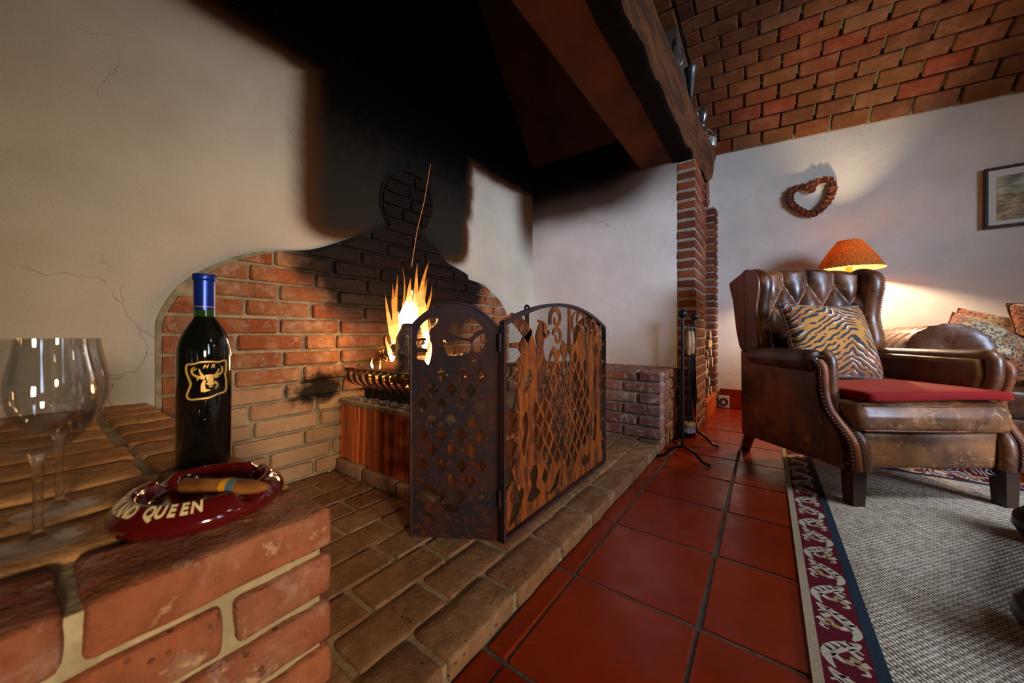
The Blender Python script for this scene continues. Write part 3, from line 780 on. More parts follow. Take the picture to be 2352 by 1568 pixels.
spec_ = [((-1.34,1.0,0.616), (-1.252,1.01,0.791),0.055,1.0,0.95),
         ((-1.38,1.03,0.656), (-1.329,1.04,0.867),0.05,0.98,0.9),
         ((-1.355,1.06,0.646), (-1.345,1.07,0.857),0.045,1.0,0.92),
         ((-1.374,0.978,0.616), (-1.45,0.987,0.844),0.02,0.72,0.25),
         ((-1.388,1.0,0.636), (-1.409,1.01,0.942),0.02,0.66,0.1),
         ((-1.38,1.03,0.676), (-1.394,1.04,0.986),0.01,0.5,0.05),
         ((-1.371,1.06,0.677), (-1.302,1.07,0.99),0.024,0.8,0.15),
         ((-1.371,1.09,0.677), (-1.279,1.1,1.006),0.026,0.8,0.1),
         ((-1.234,1.0,0.656), (-1.194,1.01,0.901),0.022,0.85,0.2),
         ((-1.339,1.03,0.797), (-1.333,1.04,0.918),0.02,0.7,0.2),
         ((-1.352,0.986,0.676), (-1.421,0.995,0.9),0.019,0.6,0.1),
         ((-1.329,1.09,0.666), (-1.264,1.1,0.889),0.016,0.7,0.1),
         ((-1.422,1.0,0.534), (-1.419,1.01,0.64),0.02,1,0.85),
         ((-1.372,0.958,0.554), (-1.408,0.967,0.656),0.015,0.9,0.4),
         ((-1.423,0.902,0.509), (-1.45,0.911,0.554),0.008,1,0.6),
         ((-1.443,0.95,0.5), (-1.45,0.959,0.555),0.006,0.8,0.3),
         ((-1.269,1.0,0.502), (-1.291,1.01,0.617),0.018,1,0.7),
         ((-1.156,1.03,0.506), (-1.161,1.04,0.789),0.034,0.98,0.55),
         ((-1.233,1.06,0.499), (-1.229,1.07,0.735),0.028,0.9,0.3),
         ((-1.194,1.09,0.499), (-1.182,1.1,0.705),0.024,0.85,0.2),
         ((-1.044,1.0,0.462), (-1.042,1.01,0.586),0.02,0.8,0.3),
         ((-1.226,1.03,0.598), (-1.238,1.04,0.812),0.03,0.95,0.5),
         ((-1.404,1.06,0.593), (-1.468,1.07,0.774),0.03,0.95,0.7)]
for i, (a, b, r_, h0_, h1_) in enumerate(spec_):
    me = tongue(a, b, r_, .010, (h0_, h1_), i); me.transform(Matrix.Translation((1.28, -1.1, -.47)))
    obj('flame', me, None, FL, smooth=True)
me = MB().tube([(-1.342, 1.05, 0.977), (-1.302, 1.05, 1.137), (-1.25, 1.05, 1.265), (-1.209, 1.05, 1.417)], [.0012, .0009, .0008, .0006], 5).mesh()
sp = obj('rising_spark', me, N('spark').set((0, 0, 0, 1), 1, Emission_Color=(1, .3, .08, 1), Emission_Strength=1.6)); tag(sp, 'thin orange streak of a spark rising from the flames', 'spark')
for i, (x_, y_, z_, p_) in enumerate(((-1.22, 1.02, .82, 7), (-1.30, 1.06, .62, 16), (-1.15, 1.0, .56, 5))):
    light('fire_light', 'POINT', (x_, y_, z_), p_, (1, .52, .18), .05)
light('fire_light_side', 'POINT', (-1.40, .83, .62), 2.0, (1, .55, .2), .03)

# ================================================================== FIRE SCREEN
n = N('rusty_dark_plate'); v = n.pos()[0]; f = n.noise(9, 6, v, .65); g = n.noise(60, 5, v, .7); z = n.pos()[3]
c = n.mix(n.rng(f, .4, .60), (.030, .021, .020), H('4e2a18')); c = n.mix(n.rng(n.m2('SUBTRACT', g, n.m2('MULTIPLY', z, .12)), .50, .62, 0, .85), c, H('7a3a14')); c = n.mix(n.rng(z, .74, .60, 0, .7), n.mix(.5, c, (.045, .05, .085)), c)
n.set(c, .5, .45, spec=.5); n.bump(g, .3, .002); M['rustdark'] = n.m
n = N('rusty_orange_plate'); v = n.pos()[0]; f = n.noise(14, 5, n.vm('MULTIPLY', v, (1, 1.6, .3)), .6, .5); g = n.noise(70, 5, n.vm('MULTIPLY', v, (1, 1.4, .35)), .7)
c = n.mix(n.rng(f, .38, .62), H('4a2410'), H('9a4e18')); c = n.mix(n.rng(g, .52, .68), c, H('c06a24')); c = n.mix(n.rng(g, .44, .36, 0, .8), c, (.03, .014, .008))
n.set(c, .55, .35, spec=.5); n.bump(g, .5, .003); M['rustorange'] = n.m
n = N('fine_wire_mesh'); P, x, y, z = n.pos()
a = n.m2('SINE', n.m2('MULTIPLY', n.m2('ADD', n.m2('ADD', x, y), z), 1700)); b = n.m2('SINE', n.m2('MULTIPLY', n.m2('SUBTRACT', n.m2('ADD', x, y), z), 1700))
al = n.rng(n.m2('MAXIMUM', a, b), .84, .93, 0, 1, False)
n.set(H('5a4028'), .5, .5, Alpha=al); M['wiremesh'] = n.m
def panel_frame_map(p0, p1, z0=.052):
    d = Vector((p1[0]-p0[0], p1[1]-p0[1], 0)); wlen = d.length; d.normalize()
    return d, wlen
FS = thing('fire_screen', 'rusted folding iron fire screen with cut out stag and lattice work, on the hearth', 'fire screen', (-.64, .81, .052))
def arch_outline(wd, zs, zt, inset=0, base=0.0, nn=20):
    pts = [(inset, base+inset), (wd-inset, base+inset)]
    for i in range(nn+1):
        t = i/nn; x = wd-inset-(wd-2*inset)*t; s_ = 2*t-1
        pts.append((x, zs+(zt-zs)*(1-s_*s_)-inset*1.0))
    return pts
def put_panel(me, p0, p1, name, mat, off=0.0):
    """local x of me runs from p0 to p1, local y is up"""
    a = math.atan2(p1[1]-p0[1], p1[0]-p0[0])
    o = obj(name, me, mat, FS, (p0[0]+.64, p0[1]-.81, 0), (R(90), 0, a))
    if off: o.location += Vector((math.sin(a)*off, -math.cos(a)*off, 0))
    return o
def blob(cx, cy, pts): return [(cx+a, cy+b) for a, b in pts]
def sm(pts, k=4, closed=True):
    P3 = [(a, b, 0) for a, b in pts]
    if closed: q = smoothpath([P3[-1]]+P3+[P3[0], P3[1]], k); return [(p.x, p.y) for p in q[k:-k-1]]
    return [(p.x, p.y) for p in smoothpath(P3, k)]
# left panel
W1 = .265
holes = []
for r_ in range(9):
    zc = .487-.0452*r_
    cols = [.095, .155, .212] if r_ % 2 == 0 else [.066, .125, .183]
    if r_ in (2, 4, 6): cols = [.037]+cols
    if r_ == 8: cols = [.092, .152, .208]
    if r_ == 7: cols = [.125, .18]
    for c_ in cols: holes.append([(c_-.0185, zc), (c_, zc-.0225), (c_+.0185, zc), (c_, zc+.0225)])
holes.append(sm([(.018, .605), (.03, .635), (.055, .655), (.085, .655), (.075, .635), (.06, .62), (.062, .595), (.066, .56), (.055, .515), (.04, .53), (.02, .535), (.022, .555), (.05, .555), (.045, .565), (.02, .57), (.018, .588), (.045, .59), (.042, .598), (.022, .595)]))
holes.append(sm([(.118, .618), (.130, .65), (.150, .665), (.147, .64), (.158, .628), (.166, .650), (.190, .655), (.222, .625), (.200, .618), (.185, .60), (.160, .598), (.135, .608)]))
holes.append(sm([(.192, .56), (.192, .59), (.225, .61), (.225, .575), (.208, .555)]))
holes.append(sm([(.10, .592), (.12, .585), (.15, .59), (.182, .585), (.184, .56), (.165, .548), (.118, .545), (.105, .565)]))
holes.append([(.168, .525), (.200, .535), (.205, .52), (.185, .503)])
holes.append(sm([(.022, .150), (.05, .158), (.075, .145), (.078, .11), (.065, .10), (.045, .12), (.052, .098), (.030, .094), (.022, .12), (.042, .14)]))
holes.append(sm([(.095, .095), (.12, .10), (.15, .088), (.135, .075), (.108, .078)]))
holes.append(sm([(.038, .066), (.052, .055), (.072, .046), (.075, .056), (.052, .075)]))
pl = curveplate([arch_outline(W1, .632, .703)]+holes, .004)
p0, p1 = (-.873, .681), (-.646, .818)
put_panel(pl, p0, p1, 'left_panel', M['rustdark'])
put_panel(curveplate([arch_outline(W1, .632, .703, .006)], .0006), p0, p1, 'left_mesh', M['wiremesh'], -.004)
fr = MB(); ol = arch_outline(W1, .632, .703)
fr.tube([(a, b, 0) for a, b in ol]+[(ol[0][0], ol[0][1], 0)], .0045, 6, False)
put_panel(fr.mesh(), p0, p1, 'left_edge_bar', M['rustdark'])
# centre panel
W2 = .80
p0, p1 = (-.626, .811), (-.626, 1.611)
out = arch_outline(W2, .645, .725); inn = arch_outline(W2, .645, .725, .011)
put_panel(curveplate([out, inn], .018), p0, p1, 'centre_frame', M['rustdark'])
lat = []
for r_ in range(11):
    zc = .515-.0400*r_
    for c_ in range(8):
        cx = .185+.060*c_+(.030 if r_ % 2 else 0); cz = zc
        if abs((cx-.40)/.235)**2.2+abs((cz-.30)/.245)**2.2 < 1: lat.append([(cx-.0215, cz), (cx, cz-.0305), (cx+.0215, cz), (cx, cz+.0305)])
# keep only diamonds that do not collide
body = [(.018, .018), (.78, .018), (.776, .06), (.755, .10), (.765, .15), (.745, .17), (.762, .21), (.742, .24), (.760, .28), (.735, .30), (.757, .34), (.733, .37), (.750, .41), (.728, .44), (.752, .48), (.735, .51), (.760, .56), (.740, .60), (.700, .625), (.675, .59), (.665, .63), (.625, .60), (.60, .64), (.57, .60), (.52, .62), (.50, .585), (.46, .56), (.435, .60), (.415, .565),
        (.38, .585), (.355, .545), (.31, .565), (.285, .54), (.27, .50), (.245, .53), (.235, .565), (.245, .60), (.262, .64), (.235, .655), (.205, .64), (.185, .60), (.20, .56), (.165, .575), (.15, .61), (.11, .60), (.085, .565), (.105, .545), (.07, .52), (.095, .50), (.06, .475), (.092, .455), (.075, .42), (.055, .375), (.085, .36), (.06, .33), (.09, .315), (.055, .285), (.082, .27), (.052, .235), (.075, .22), (.045, .195), (.062, .175), (.024, .135), (.020, .08)]
lh = [h for h in lat if all(.10 < p[0] < .72 for p in h)]
ex = [sm([(.135, .075), (.16, .11), (.15, .15), (.175, .175), (.20, .15), (.19, .10), (.215, .07), (.17, .055)]), sm([(.26, .045), (.30, .06), (.33, .095), (.36, .105), (.345, .07), (.31, .04)]), sm([(.57, .05), (.55, .08), (.575, .10), (.60, .085), (.625, .10), (.62, .06)]),
      sm([(.115, .22), (.10, .26), (.118, .30), (.108, .34), (.130, .36), (.140, .31), (.128, .26)]), sm([(.120, .42), (.125, .46), (.145, .49), (.165, .47), (.15, .44)]), sm([(.66, .14), (.68, .18), (.67, .23), (.695, .25), (.705, .2), (.69, .14)]), sm([(.68, .36), (.665, .42), (.69, .47), (.705, .42)]), sm([(.70, .50), (.68, .54), (.705, .575), (.72, .54)]),
      sm([(.04, .028), (.05, .075), (.10, .125), (.115, .10), (.085, .055)])]
def nearh(h, e): 
    c_ = (sum(p[0] for p in h)/len(h), sum(p[1] for p in h)/len(h)); return any((p[0]-c_[0])**2+(p[1]-c_[1])**2 < .033**2 for p in e)
lh = [h for h in lh if not any(nearh(h, e) for e in ex)]
put_panel(curveplate([body]+lh+ex, .004), p0, p1, 'centre_lattice', M['rustorange'], -.001)
def spiral(cx, cy, r0, r1, a0, a1, k=22): return [(cx+(r0+(r1-r0)*i/k)*math.cos(a0+(a1-a0)*i/k), cy+(r0+(r1-r0)*i/k)*math.sin(a0+(a1-a0)*i/k)) for i in range(k+1)]
def rib(pts, w0, w1): 
    kk = len(pts); put_panel(MB().ribbon(pts, [w0+(w1-w0)*i/(kk-1) for i in range(kk)], -.002, .002).mesh(), p0, p1, 'scroll_strip', M['rustorange'], .001)
rib(spiral(.325, .665, .048, .010, PI*1.15, -PI*1.1), .020, .010); rib(sm([(.235, .60), (.24, .64), (.20, .655)], 5, False), .02, .008)
rib(spiral(.335, .598, .035, .008, PI*.9, -PI*1.2), .018, .009); rib(spiral(.53, .665, .048, .010, -PI*.15, PI*2.1), .020, .010); rib(spiral(.535, .598, .033, .008, PI*.1, PI*2.2), .018, .009)
rib(spiral(.655, .64, .040, .010, -PI*.1, PI*1.9), .018, .009); rib([(.43, .57), (.432, .65), (.430, .722)], .026, .020); rib(sm([(.272, .62), (.25, .60), (.225, .62)], 5, False), .016, .006)
rib(sm([(.47, .62), (.455, .66), (.47, .69), (.50, .70)], 5, False), .014, .006); rib(sm([(.70, .60), (.73, .63), (.765, .66)], 5, False), .02, .016)
rib([(.012, .645), (.05, .66), (.09, .645), (.15, .60)], .018, .05); rib([(.115, .60), (.15, .55), (.13, .50)], .09, .08)
for z_ in (.56, .48, .41, .34, .21, .12): rib([(.745, z_), (.792, z_+.004)], .016, .011)
for z_ in (.575, .30, .10): rib([(.008, z_), (.085, z_)], .011, .018)
put_panel(curveplate([arch_outline(W2, .645, .725, .010)], .0006), p0, p1, 'centre_mesh', M['wiremesh'], -.006)
# right panel, folded back towards the fire
p0, p1 = (-.630, 1.632), (-.86, 1.76)
put_panel(curveplate([arch_outline(W1, .632, .703)]+holes, .004), p0, p1, 'right_panel', M['rustdark'])
put_panel(curveplate([arch_outline(W1, .632, .703, .006)], .0006), p0, p1, 'right_mesh', M['wiremesh'], -.004)
for (hx, hy) in ((-.634, .8135), (-.628, 1.6215)):
    for hz in (.10, .56): obj('hinge', MB().tube([(hx+.64, hy-.81, hz), (hx+.64, hy-.81, hz+.05)], .006, 8).mesh(), M['rustdark'], FS)
hk = MB().box(-.0025, -.009, .0, .0025, .009, .15); hk.tube([(0, .012*math.cos(a), .156+.012*math.sin(a)) for a in [2*PI*i/12 for i in range(13)]], .004, 6, False); hk.ball((0, .0, .01), .022, 10, 6, (.3, 1, 1.2))
obj('carrying_hook', hk.mesh(), M['iron'], FS, (.004, .150, .535))
# ================================================================== FIRE IRONS
FI = thing('fire_iron_stand', 'black iron companion stand with two ball topped posts and arched feet', 'fire iron stand', (-.352, 2.17, 0))
for y in (-.183, .183):
    arch_ = smoothpath([(-.125, y, .008), (-.09, y, .022), (-.05, y, .062), (0, y, .08), (.05, y, .062), (.09, y, .022), (.128, y, .008)], 5)
    obj('foot', MB().tube(arch_, .0075, 8).mesh(), M['iron'], FI, smooth=40)
    obj('post', MB().tube([(0, y, .075), (0, y, .755)], .0075, 10).mesh(), M['iron'], FI, smooth=40)
    obj('ball_finial', MB().ball((0, y, .768), .0235, 20, 14).mesh(), M['iron'], FI, smooth=True)
obj('crossbar', MB().tube([(0, -.19, .70), (0, .20, .70)], .005, 8).mesh(), M['iron'], FI, smooth=40)
M['handle'] = plain('turned_wood_handle', H('9a6c40'), .45, bumpy=.1, sc=30, var=.3)
def tool(name, lab, cat, y, x=0.0):
    t = thing(name, lab, cat, (-.352+x, 2.17+y, .70))
    obj('hook', MB().tube([(-x, 0, .006), (-x*.5, 0, .016), (0, 0, .004), (0, 0, -.02)], .003, 6).mesh(), M['iron'], t)
    obj('handle', MB().lathe([(.0001, -.02), (.009, -.02), (.013, -.045), (.0165, -.085), (.0150, -.12), (.0105, -.15), (.0001, -.15)], 14).mesh(), M['handle'], t, smooth=40)
    return t
t = tool('hearth_brush', 'hearth brush with wooden handle hanging nearest on the fire iron stand', 'brush', -.05, .006)
obj('rod', MB().tube([(0, 0, -.15), (0, 0, -.53)], .005, 8).mesh(), M['iron'], t, smooth=40)
obj('brush_head', MB().lathe([(.0001, -.52), (.032, -.52), (.036, -.530), (.034, -.545), (.0001, -.545)], 16).mesh(), M['handle'], t, smooth=40)
bz = MB()
for i in range(240):
    a = rnd.random()*6.28; r_ = .03*math.sqrt(rnd.random()); bz.tube([(r_*math.cos(a), r_*math.sin(a), -.54), (r_*1.15*math.cos(a), r_*1.15*math.sin(a), -.585+.5*r_)], .0012, 3, False)
o = obj('bristles', bz.mesh(fix=False), plain('pale_bristles', H('a9a9b4'), .6), t); o['kind'] = 'stuff'
t = tool('hearth_shovel', 'iron hearth shovel with wooden handle and long flat blade on the fire iron stand', 'shovel', .045, .008)
obj('rod', MB().tube([(0, 0, -.15), (0, 0, -.42)], .0055, 8).mesh(), M['iron'], t, smooth=40)
bl = MB(); 
for s_, wd, z_ in ((0, .026, -.40), (0, .034, -.43), (.01, .034, -.52), (.03, .016, -.585)): bl.add([(s_-.002, -wd, z_), (s_-.002, wd, z_), (s_+.002, wd, z_), (s_+.002, -wd, z_)], [])
bl.f = [(4*i+a, 4*i+(a+1) % 4, 4*i+4+(a+1) % 4, 4*i+4+a) for i in range(3) for a in range(4)]+[(0, 1, 2, 3), (12, 13, 14, 15)]
obj('blade', bl.mesh(), plain('blue_steel', (.035, .04, .05), .3, .8), t)
t = thing('fire_tongs', 'thin black iron tongs hanging at the back of the fire iron stand', 'tongs', (-.352, 2.27, .70))
for s_ in (-1, 1): obj('arm', MB().tube(smoothpath([(0, 0, 0), (s_*.008, s_*.004, -.08), (s_*.014, s_*.016, -.25), (s_*.02, s_*.022, -.42), (s_*.006, s_*.008, -.50)], 4), .003, 6).mesh(), M['iron'], t, smooth=40)
# stacked logs in the recess
M['cutend'] = plain('log_end_grain', H('b8966a'), .85, bumpy=.4, sc=30, var=.35)
def pilelog(y, z, r_, seed):
    rd = random.Random(seed); nn = rd.choice([3, 4, 5, 9]); ph = rd.random()*6.28; m = MB()
    ln = .42+rd.random()*.08; x1 = rd.uniform(-.03, .015); pr = [(r_*rd.uniform(.8, 1.1)*math.cos(ph+2*PI*i/nn), r_*rd.uniform(.8, 1.1)*math.sin(ph+2*PI*i/nn)) for i in range(nn)]
    v = [(x1-ln, a, b) for a, b in pr]+[(x1-.004, a, b) for a, b in pr]+[(x1, a*.93, b*.93) for a, b in pr]
    f = [(i, (i+1) % nn, nn+(i+1) % nn, nn+i) for i in range(nn)]+[(nn+i, nn+(i+1) % nn, 2*nn+(i+1) % nn, 2*nn+i) for i in range(nn)]+[tuple(range(nn)), tuple(2*nn+i for i in range(nn))]
    me = m.add(v, f).mesh(); me.materials.append(M['bark']); me.materials.append(M['cutend'])
    me.polygons[len(me.polygons)-1].material_index = 1
    o = obj('split_log', me, None, loc=(-.392, y, z)); tag(o, 'split firewood log in the stack in the brick recess behind the pillar', 'log', 'split logs stacked in the recess'); return o
sd = 0
zz = .19
for r_ in range(7):
    yy = 3.0+(.03 if r_ % 2 else 0); rr = .030+.004*(r_ % 3)
    while yy < 3.50:
        rr2 = .036+.014*random.random(); pilelog(yy, zz+random.uniform(-.004, .004), rr2, sd); sd += 1; yy += rr2*2.02
    zz += .078
# ================================================================== ON THE LEDGE
LZT = .4465
n = N('dark_wine_glass'); n.set((.004, .0045, .003, 1), .05, spec=.6, Coat_Weight=.6, Coat_Roughness=.02); M['bottle'] = n.m
n = N('green_neck_glass'); n.set((.03, .10, .012, 1), .05, spec=.6, Transmission_Weight=.5, Coat_Weight=.5); M['neck'] = n.m
M['foil'] = plain('blue_foil', H('1c3a9c'), .28, .55, var=.12, sc=30)
M['gold'] = N('gold_paint').set(H('dcae5c')+(1,), .45, .25, spec=.5)
BT = thing('wine_bottle', 'full dark wine bottle with blue capsule and gold stag emblem, on the brick ledge', 'bottle', (-.757, .172, LZT))
BR = .0355
obj('glass_body', MB().lathe([(.0001, .006), (.022, .003), (.033, 0), (BR, .004), (BR, .176), (.0350, .190), (.0325, .204), (.0270, .219), (.0195, .232), (.0150, .240), (.0142, .243)], 56).mesh(), M['bottle'], BT, smooth=60)
obj('neck', MB().lathe([(.0142, .243), (.0137, .252), (.0135, .262)], 40).mesh(), M['neck'], BT, smooth=60)
cp = obj('capsule', MB().lathe([(.0140, .254), (.0141, .302), (.0155, .303), (.0158, .306), (.0158, .311), (.0150, .313), (.0001, .313)], 40).mesh(), M['foil'], BT, smooth=50)
obj('gold_line', MB().lathe([(.0142, .2585), (.0143, .2585), (.0143, .2595), (.0142, .2595)], 40, closed=True).mesh(), M['gold'], cp)
PHI0 = math.atan2(-.172, .757)+.12
def wrap(a, b, c):
    an = PHI0+a/BR; r_ = BR+.0003+c; return (r_*math.cos(an), r_*math.sin(an), b)
em_ = MB()
fr_ = sm([(-.026, .166), (-.018, .167), (-.008, .170), (.004, .170), (.014, .169), (.022, .171), (.026, .168), (.026, .155), (.024, .147), (.026, .138), (.026, .124), (.022, .119), (.012, .117), (.002, .113), (-.010, .112), (-.022, .112), (-.026, .118), (-.023, .128), (-.021, .136), (-.024, .146), (-.027, .156)], 4)
em_.ribbon(fr_+[fr_[0]], .0026, 0, .0006, wrap)
obj('gold_border', em_.mesh(), M['gold'], BT)
st = MB()
def stg(pts, ws): 
    q = sm(pts, 4, False); kk = len(q); w_ = [ws[0]+(ws[1]-ws[0])*i/(kk-1) for i in range(kk)]; st.ribbon(q, w_, 0, .0006, wrap)
stg([(-.004, .146), (-.012, .147), (-.018, .151), (-.020, .158), (-.016, .162)], (.004, .0016)); stg([(-.019, .156), (-.013, .160)], (.002, .001)); stg([(-.006, .147), (-.009, .153), (-.0105, .159)], (.0035, .0015))
stg([(.007, .147), (.014, .149), (.019, .154), (.018, .162)], (.004, .0018)); stg([(.008, .147), (.012, .153), (.014, .158)], (.003, .0014)); stg([(.012, .148), (.017, .151)], (.002, .001))
stg([(-.003, .146), (.002, .147), (.007, .146)], (.006, .006)); stg([(.002, .1475), (.0025, .141), (.0035, .134)], (.011, .005)); stg([(-.004, .144), (-.011, .145), (-.013, .141)], (.0045, .001)); stg([(.008, .1445), (.014, .1455)], (.0035, .001))
stg([(-.004, .141), (-.006, .133), (-.005, .123)], (.003, .007)); stg([(-.005, .1245), (.003, .1250)], (.006, .001)); stg([(.008, .138), (.012, .132), (.009, .126)], (.003, .001)); stg([(-.002, .136), (.003, .133), (.008, .136)], (.002, .002)); stg([(.001, .130), (.006, .131)], (.0022, .0015))
obj('stag_head', st.mesh(), M['gold'], BT)
for t_, a_ in (('H', -.0035), ('R', .0055)):
    m_ = textmesh(t_, .0085, .0003, .0002); 
    for v_ in m_.vertices:
        x_, y_, z_ = v_.co; v_.co = wrap(a_+x_+y_*.35, .1600+y_, .0004+z_)
    obj('initial', m_, M['gold'], BT)
# glasses
n = N('clear_glass'); n.set((1, 1, 1, 1), .0, IOR=1.45, Transmission_Weight=1.0, Alpha=.55); M['glass'] = n.m
n = N('thin_clear_glass'); lw = n.n('ShaderNodeLayerWeight'); lw.inputs[0].default_value = .12
gl = n.n('ShaderNodeBsdfGlossy'); gl.inputs['Roughness'].default_value = .01; tr = n.n('ShaderNodeBsdfTransparent'); tr.inputs[0].default_value = (.975, .975, .97, 1); mx = n.n('ShaderNodeMixShader')
n.L(n.rng(lw.outputs['Facing'], 0, 1, .075, .85, False), mx.inputs[0]); n.L(tr.outputs[0], mx.inputs[1]); n.L(gl.outputs[0], mx.inputs[2]); n.L(mx.outputs[0], n.out.inputs[0]); M['thinglass'] = n.m
def wineglass(x, y, lab, s=1.0):
    g = thing('wine_glass', lab, 'wine glass', (x, y, LZT), 0, 'wine glasses on the ledge')
    obj('foot', MB().lathe([(.0001, 0), (.0355*s, .0), (.0362*s, .0012), (.0355*s, .0022), (.020*s, .0034), (.008, .0065), (.0045, .012), (.0001, .012)], 48).mesh(), M['thinglass'], g, smooth=60)
    obj('stem', MB().lathe([(.0001, .012), (.0045, .012), (.0036, .03), (.0034, .06), (.0042, .082), (.0065, .092), (.0001, .092)], 20).mesh(), M['glass'], g, smooth=60)
    out_ = [(.0001, .0918), (.008, .0922), (.020, .097), (.031, .108), (.0385, .124), (.0412, .142), (.0405, .160), (.0375, .180), (.0345, .198), (.0338, .209)]
    inn_ = [(a-.0011, b+.0008) for a, b in out_[1:]]; inn_ = [(.0001, .0945)]+[(max(a, .0001), b if i else b+.002) for i, (a, b) in enumerate(inn_)]
    inn_[-1] = (.0328, .209)
    P3 = lambda L_: [(p.x, p.y) for p in smoothpath([(a, b, 0) for a, b in L_], 3)]
    obj('bowl', MB().lathe(P3(out_)+P3(inn_)[::-1], 56).mesh(), M['thinglass'], g, smooth=75); return g
wineglass(-.6035, .0057, 'nearer empty stemmed glass at the left edge, in front of the other glass')
wineglass(-.703, .0225, 'farther empty stemmed glass, standing between the nearer glass and the bottle')
# ashtray
M['ceramic'] = N('oxblood_glaze').set((.085, .003, .003, 1), .10, spec=.6, Coat_Weight=.8, Coat_Roughness=.03)
AT = thing('ashtray', 'round oxblood red ceramic ashtray with cream lettering round its rim, holding a cigar', 'ashtray', (-.570, .130, LZT))
prof = [(.0001, .0085), (.030, .0085), (.046, .009), (.053, .012), (.057, .022), (.060, .028), (.0645, .0305), (.069, .029), (.0765, .022), (.0815, .015), (.083, .009), (.081, .002), (.078, 0), (.0001, 0)]
prof = [(p.x, p.y) for p in smoothpath([(a, b, 0) for a, b in prof[:-1]], 3)]+[(.0001, 0)]
def rimz(r_):
    o_ = [p for p in prof if p[1] > .002]; k_ = max(range(len(o_)), key=lambda i: o_[i][1])
    for p, q_ in zip(o_[k_:], o_[k_+1:]):
        if p[0] <= r_ <= q_[0]: return p[1]+(q_[1]-p[1])*(r_-p[0])/max(1e-6, q_[0]-p[0])
    return o_[k_][1]
def notch(x, y, z):
    r_ = math.hypot(x, y); a = math.atan2(y, x)
    if r_ > .045 and z > .010:
        for a0 in (R(205), R(18), R(110)):
            d = abs((a-a0+PI) % (2*PI)-PI)*r_; k_ = max(0, 1-(d/.011)**2)
            z = z-k_*(z-.017)*.9 if z > .017 else z
    return (x, y, z)
obj('dish', MB().lathe(prof, 120).xf(notch).mesh(), M['ceramic'], AT, smooth=True)
M['cream'] = N('cream_lettering').set(H('e2cf98')+(1,), .4)
a0 = R(-20)+R(7.6)*-13
for i, ch in enumerate('HIGHLAND QUEEN'):
    if ch == ' ': continue
    an = R(-18)-R(8.0)*(13-i); m_ = textmesh(ch, .0135, .0002, .0005)
    for v_ in m_.vertices:
        x_, y_, z_ = v_.co; rr = .0655+(.0110-y_)*1.0; aa = an+x_/.074
        zz_ = rimz(rr)+.0006+z_
        v_.co = (rr*math.cos(aa), rr*math.sin(aa), zz_)
    obj('letter', m_, M['cream'], AT)
n = N('cigar_leaf'); f = n.noise(60, 5, n.vm('MULTIPLY', n.obj(), (1, 1, .35))); n.set(n.mix(n.rng(f, .35, .65), H('6e3c18'), H('a86a30')), .6); n.bump(f, .3, .001); M['cigar'] = n.m
ca, cb = Vector((-.592, .116, .4705)), Vector((-.476, .166, .4800)); dv = cb-ca
CG = thing('cigar', 'brown cigar with yellow and blue band lying across the red ashtray', 'cigar', ca)
CG.rotation_euler = dv.to_track_quat('Z', 'Y').to_euler(); CL = dv.length
def crad(t): return .0088 if t < .62 else .0088*(1-((t-.62)/.38)**2.6*.62)
obj('wrapper_leaf', MB().lathe([(.0001, 0)]+[(crad(i/24) if i < 24 else .0024, CL*i/24) for i in range(25)]+[(.0001, CL)], 24).mesh(), M['cigar'], CG, smooth=50)
obj('yellow_band', MB().lathe([(.0090, CL*.50), (.0093, CL*.50), (.0093, CL*.575), (.0090, CL*.575)], 24, closed=True).mesh(), N('yellow_band').set(H('f0a81c')+(1,), .4), CG, smooth=50)
obj('blue_band', MB().lathe([(.0089, CL*.575), (.0092, CL*.575), (.0090, CL*.665), (.0087, CL*.665)], 24, closed=True).mesh(), N('blue_band').set(H('5a7484')+(1,), .4), CG, smooth=50)

# ================================================================== ARMCHAIR
def leather(name, dark, mid, light_, wear=.5, scr=.0, rough=.28):
    n = N(name); v = n.obj(); f = n.noise(5, 5, v, .6); g = n.noise(22, 6, v, .7, .6); h = n.noise(160, 2, v)
    c = n.mix(n.rng(f, .36, .62), dark, mid); c = n.mix(n.rng(g, .56, .72, 0, wear), c, light_); c = n.mix(n.rng(g, .44, .32, 0, .6), c, tuple(q*.3 for q in dark))
    if scr:
        s_ = n.wave(3, n.vm('MULTIPLY', v, (1.2, 1, 3)), 26, 5, 3, 'DIAGONAL'); k_ = n.m2('MULTIPLY', n.rng(s_, .90, .985, 0, .6), n.rng(n.noise(3.3, 3, v), .5, .6)); c = n.mix(n.m2('MULTIPLY', k_, scr), c, H('d2a068'))
    n.set(c, n.rng(g, .3, .7, rough, rough+.25), spec=.5, Coat_Weight=.25, Coat_Roughness=.25); n.bump(n.m2('ADD', n.m2('MULTIPLY', g, .6), n.m2('MULTIPLY', h, .15)), .25, .004); return n.m
M['lea'] = leather('worn_brown_leather', H('3a1c0c'), H('784420'), H('ac723c'))
M['lea_side'] = leather('mottled_side_leather', H('502810'), H('985022'), H('c87c36'), .85)
M['lea_seat'] = leather('scuffed_seat_leather', H('60361a'), H('a06638'), H('cc9a60'), .8, .85, .38)
M['lea_arm'] = leather('tan_arm_leather', H('4c2a10'), H('7a4e20'), H('a47434'), .4, 0, .25)
M['lea_out'] = leather('orange_back_leather', H('6a3010'), H('8c4618'), H('a45c24'), .3, 0, .4)
M['nail'] = N('dark_brass_nail').set((.10, .085, .085, 1), .3, .8)
M['darkwood'] = (lambda n: (n.set(n.mix(n.noise(30, 5, n.vm('MULTIPLY', n.obj(), (1, 1, .15))), (.018, .008, .004), H('4a2a16')), .4, spec=.5), n.m)[1])(N('dark_chair_leg_wood'))
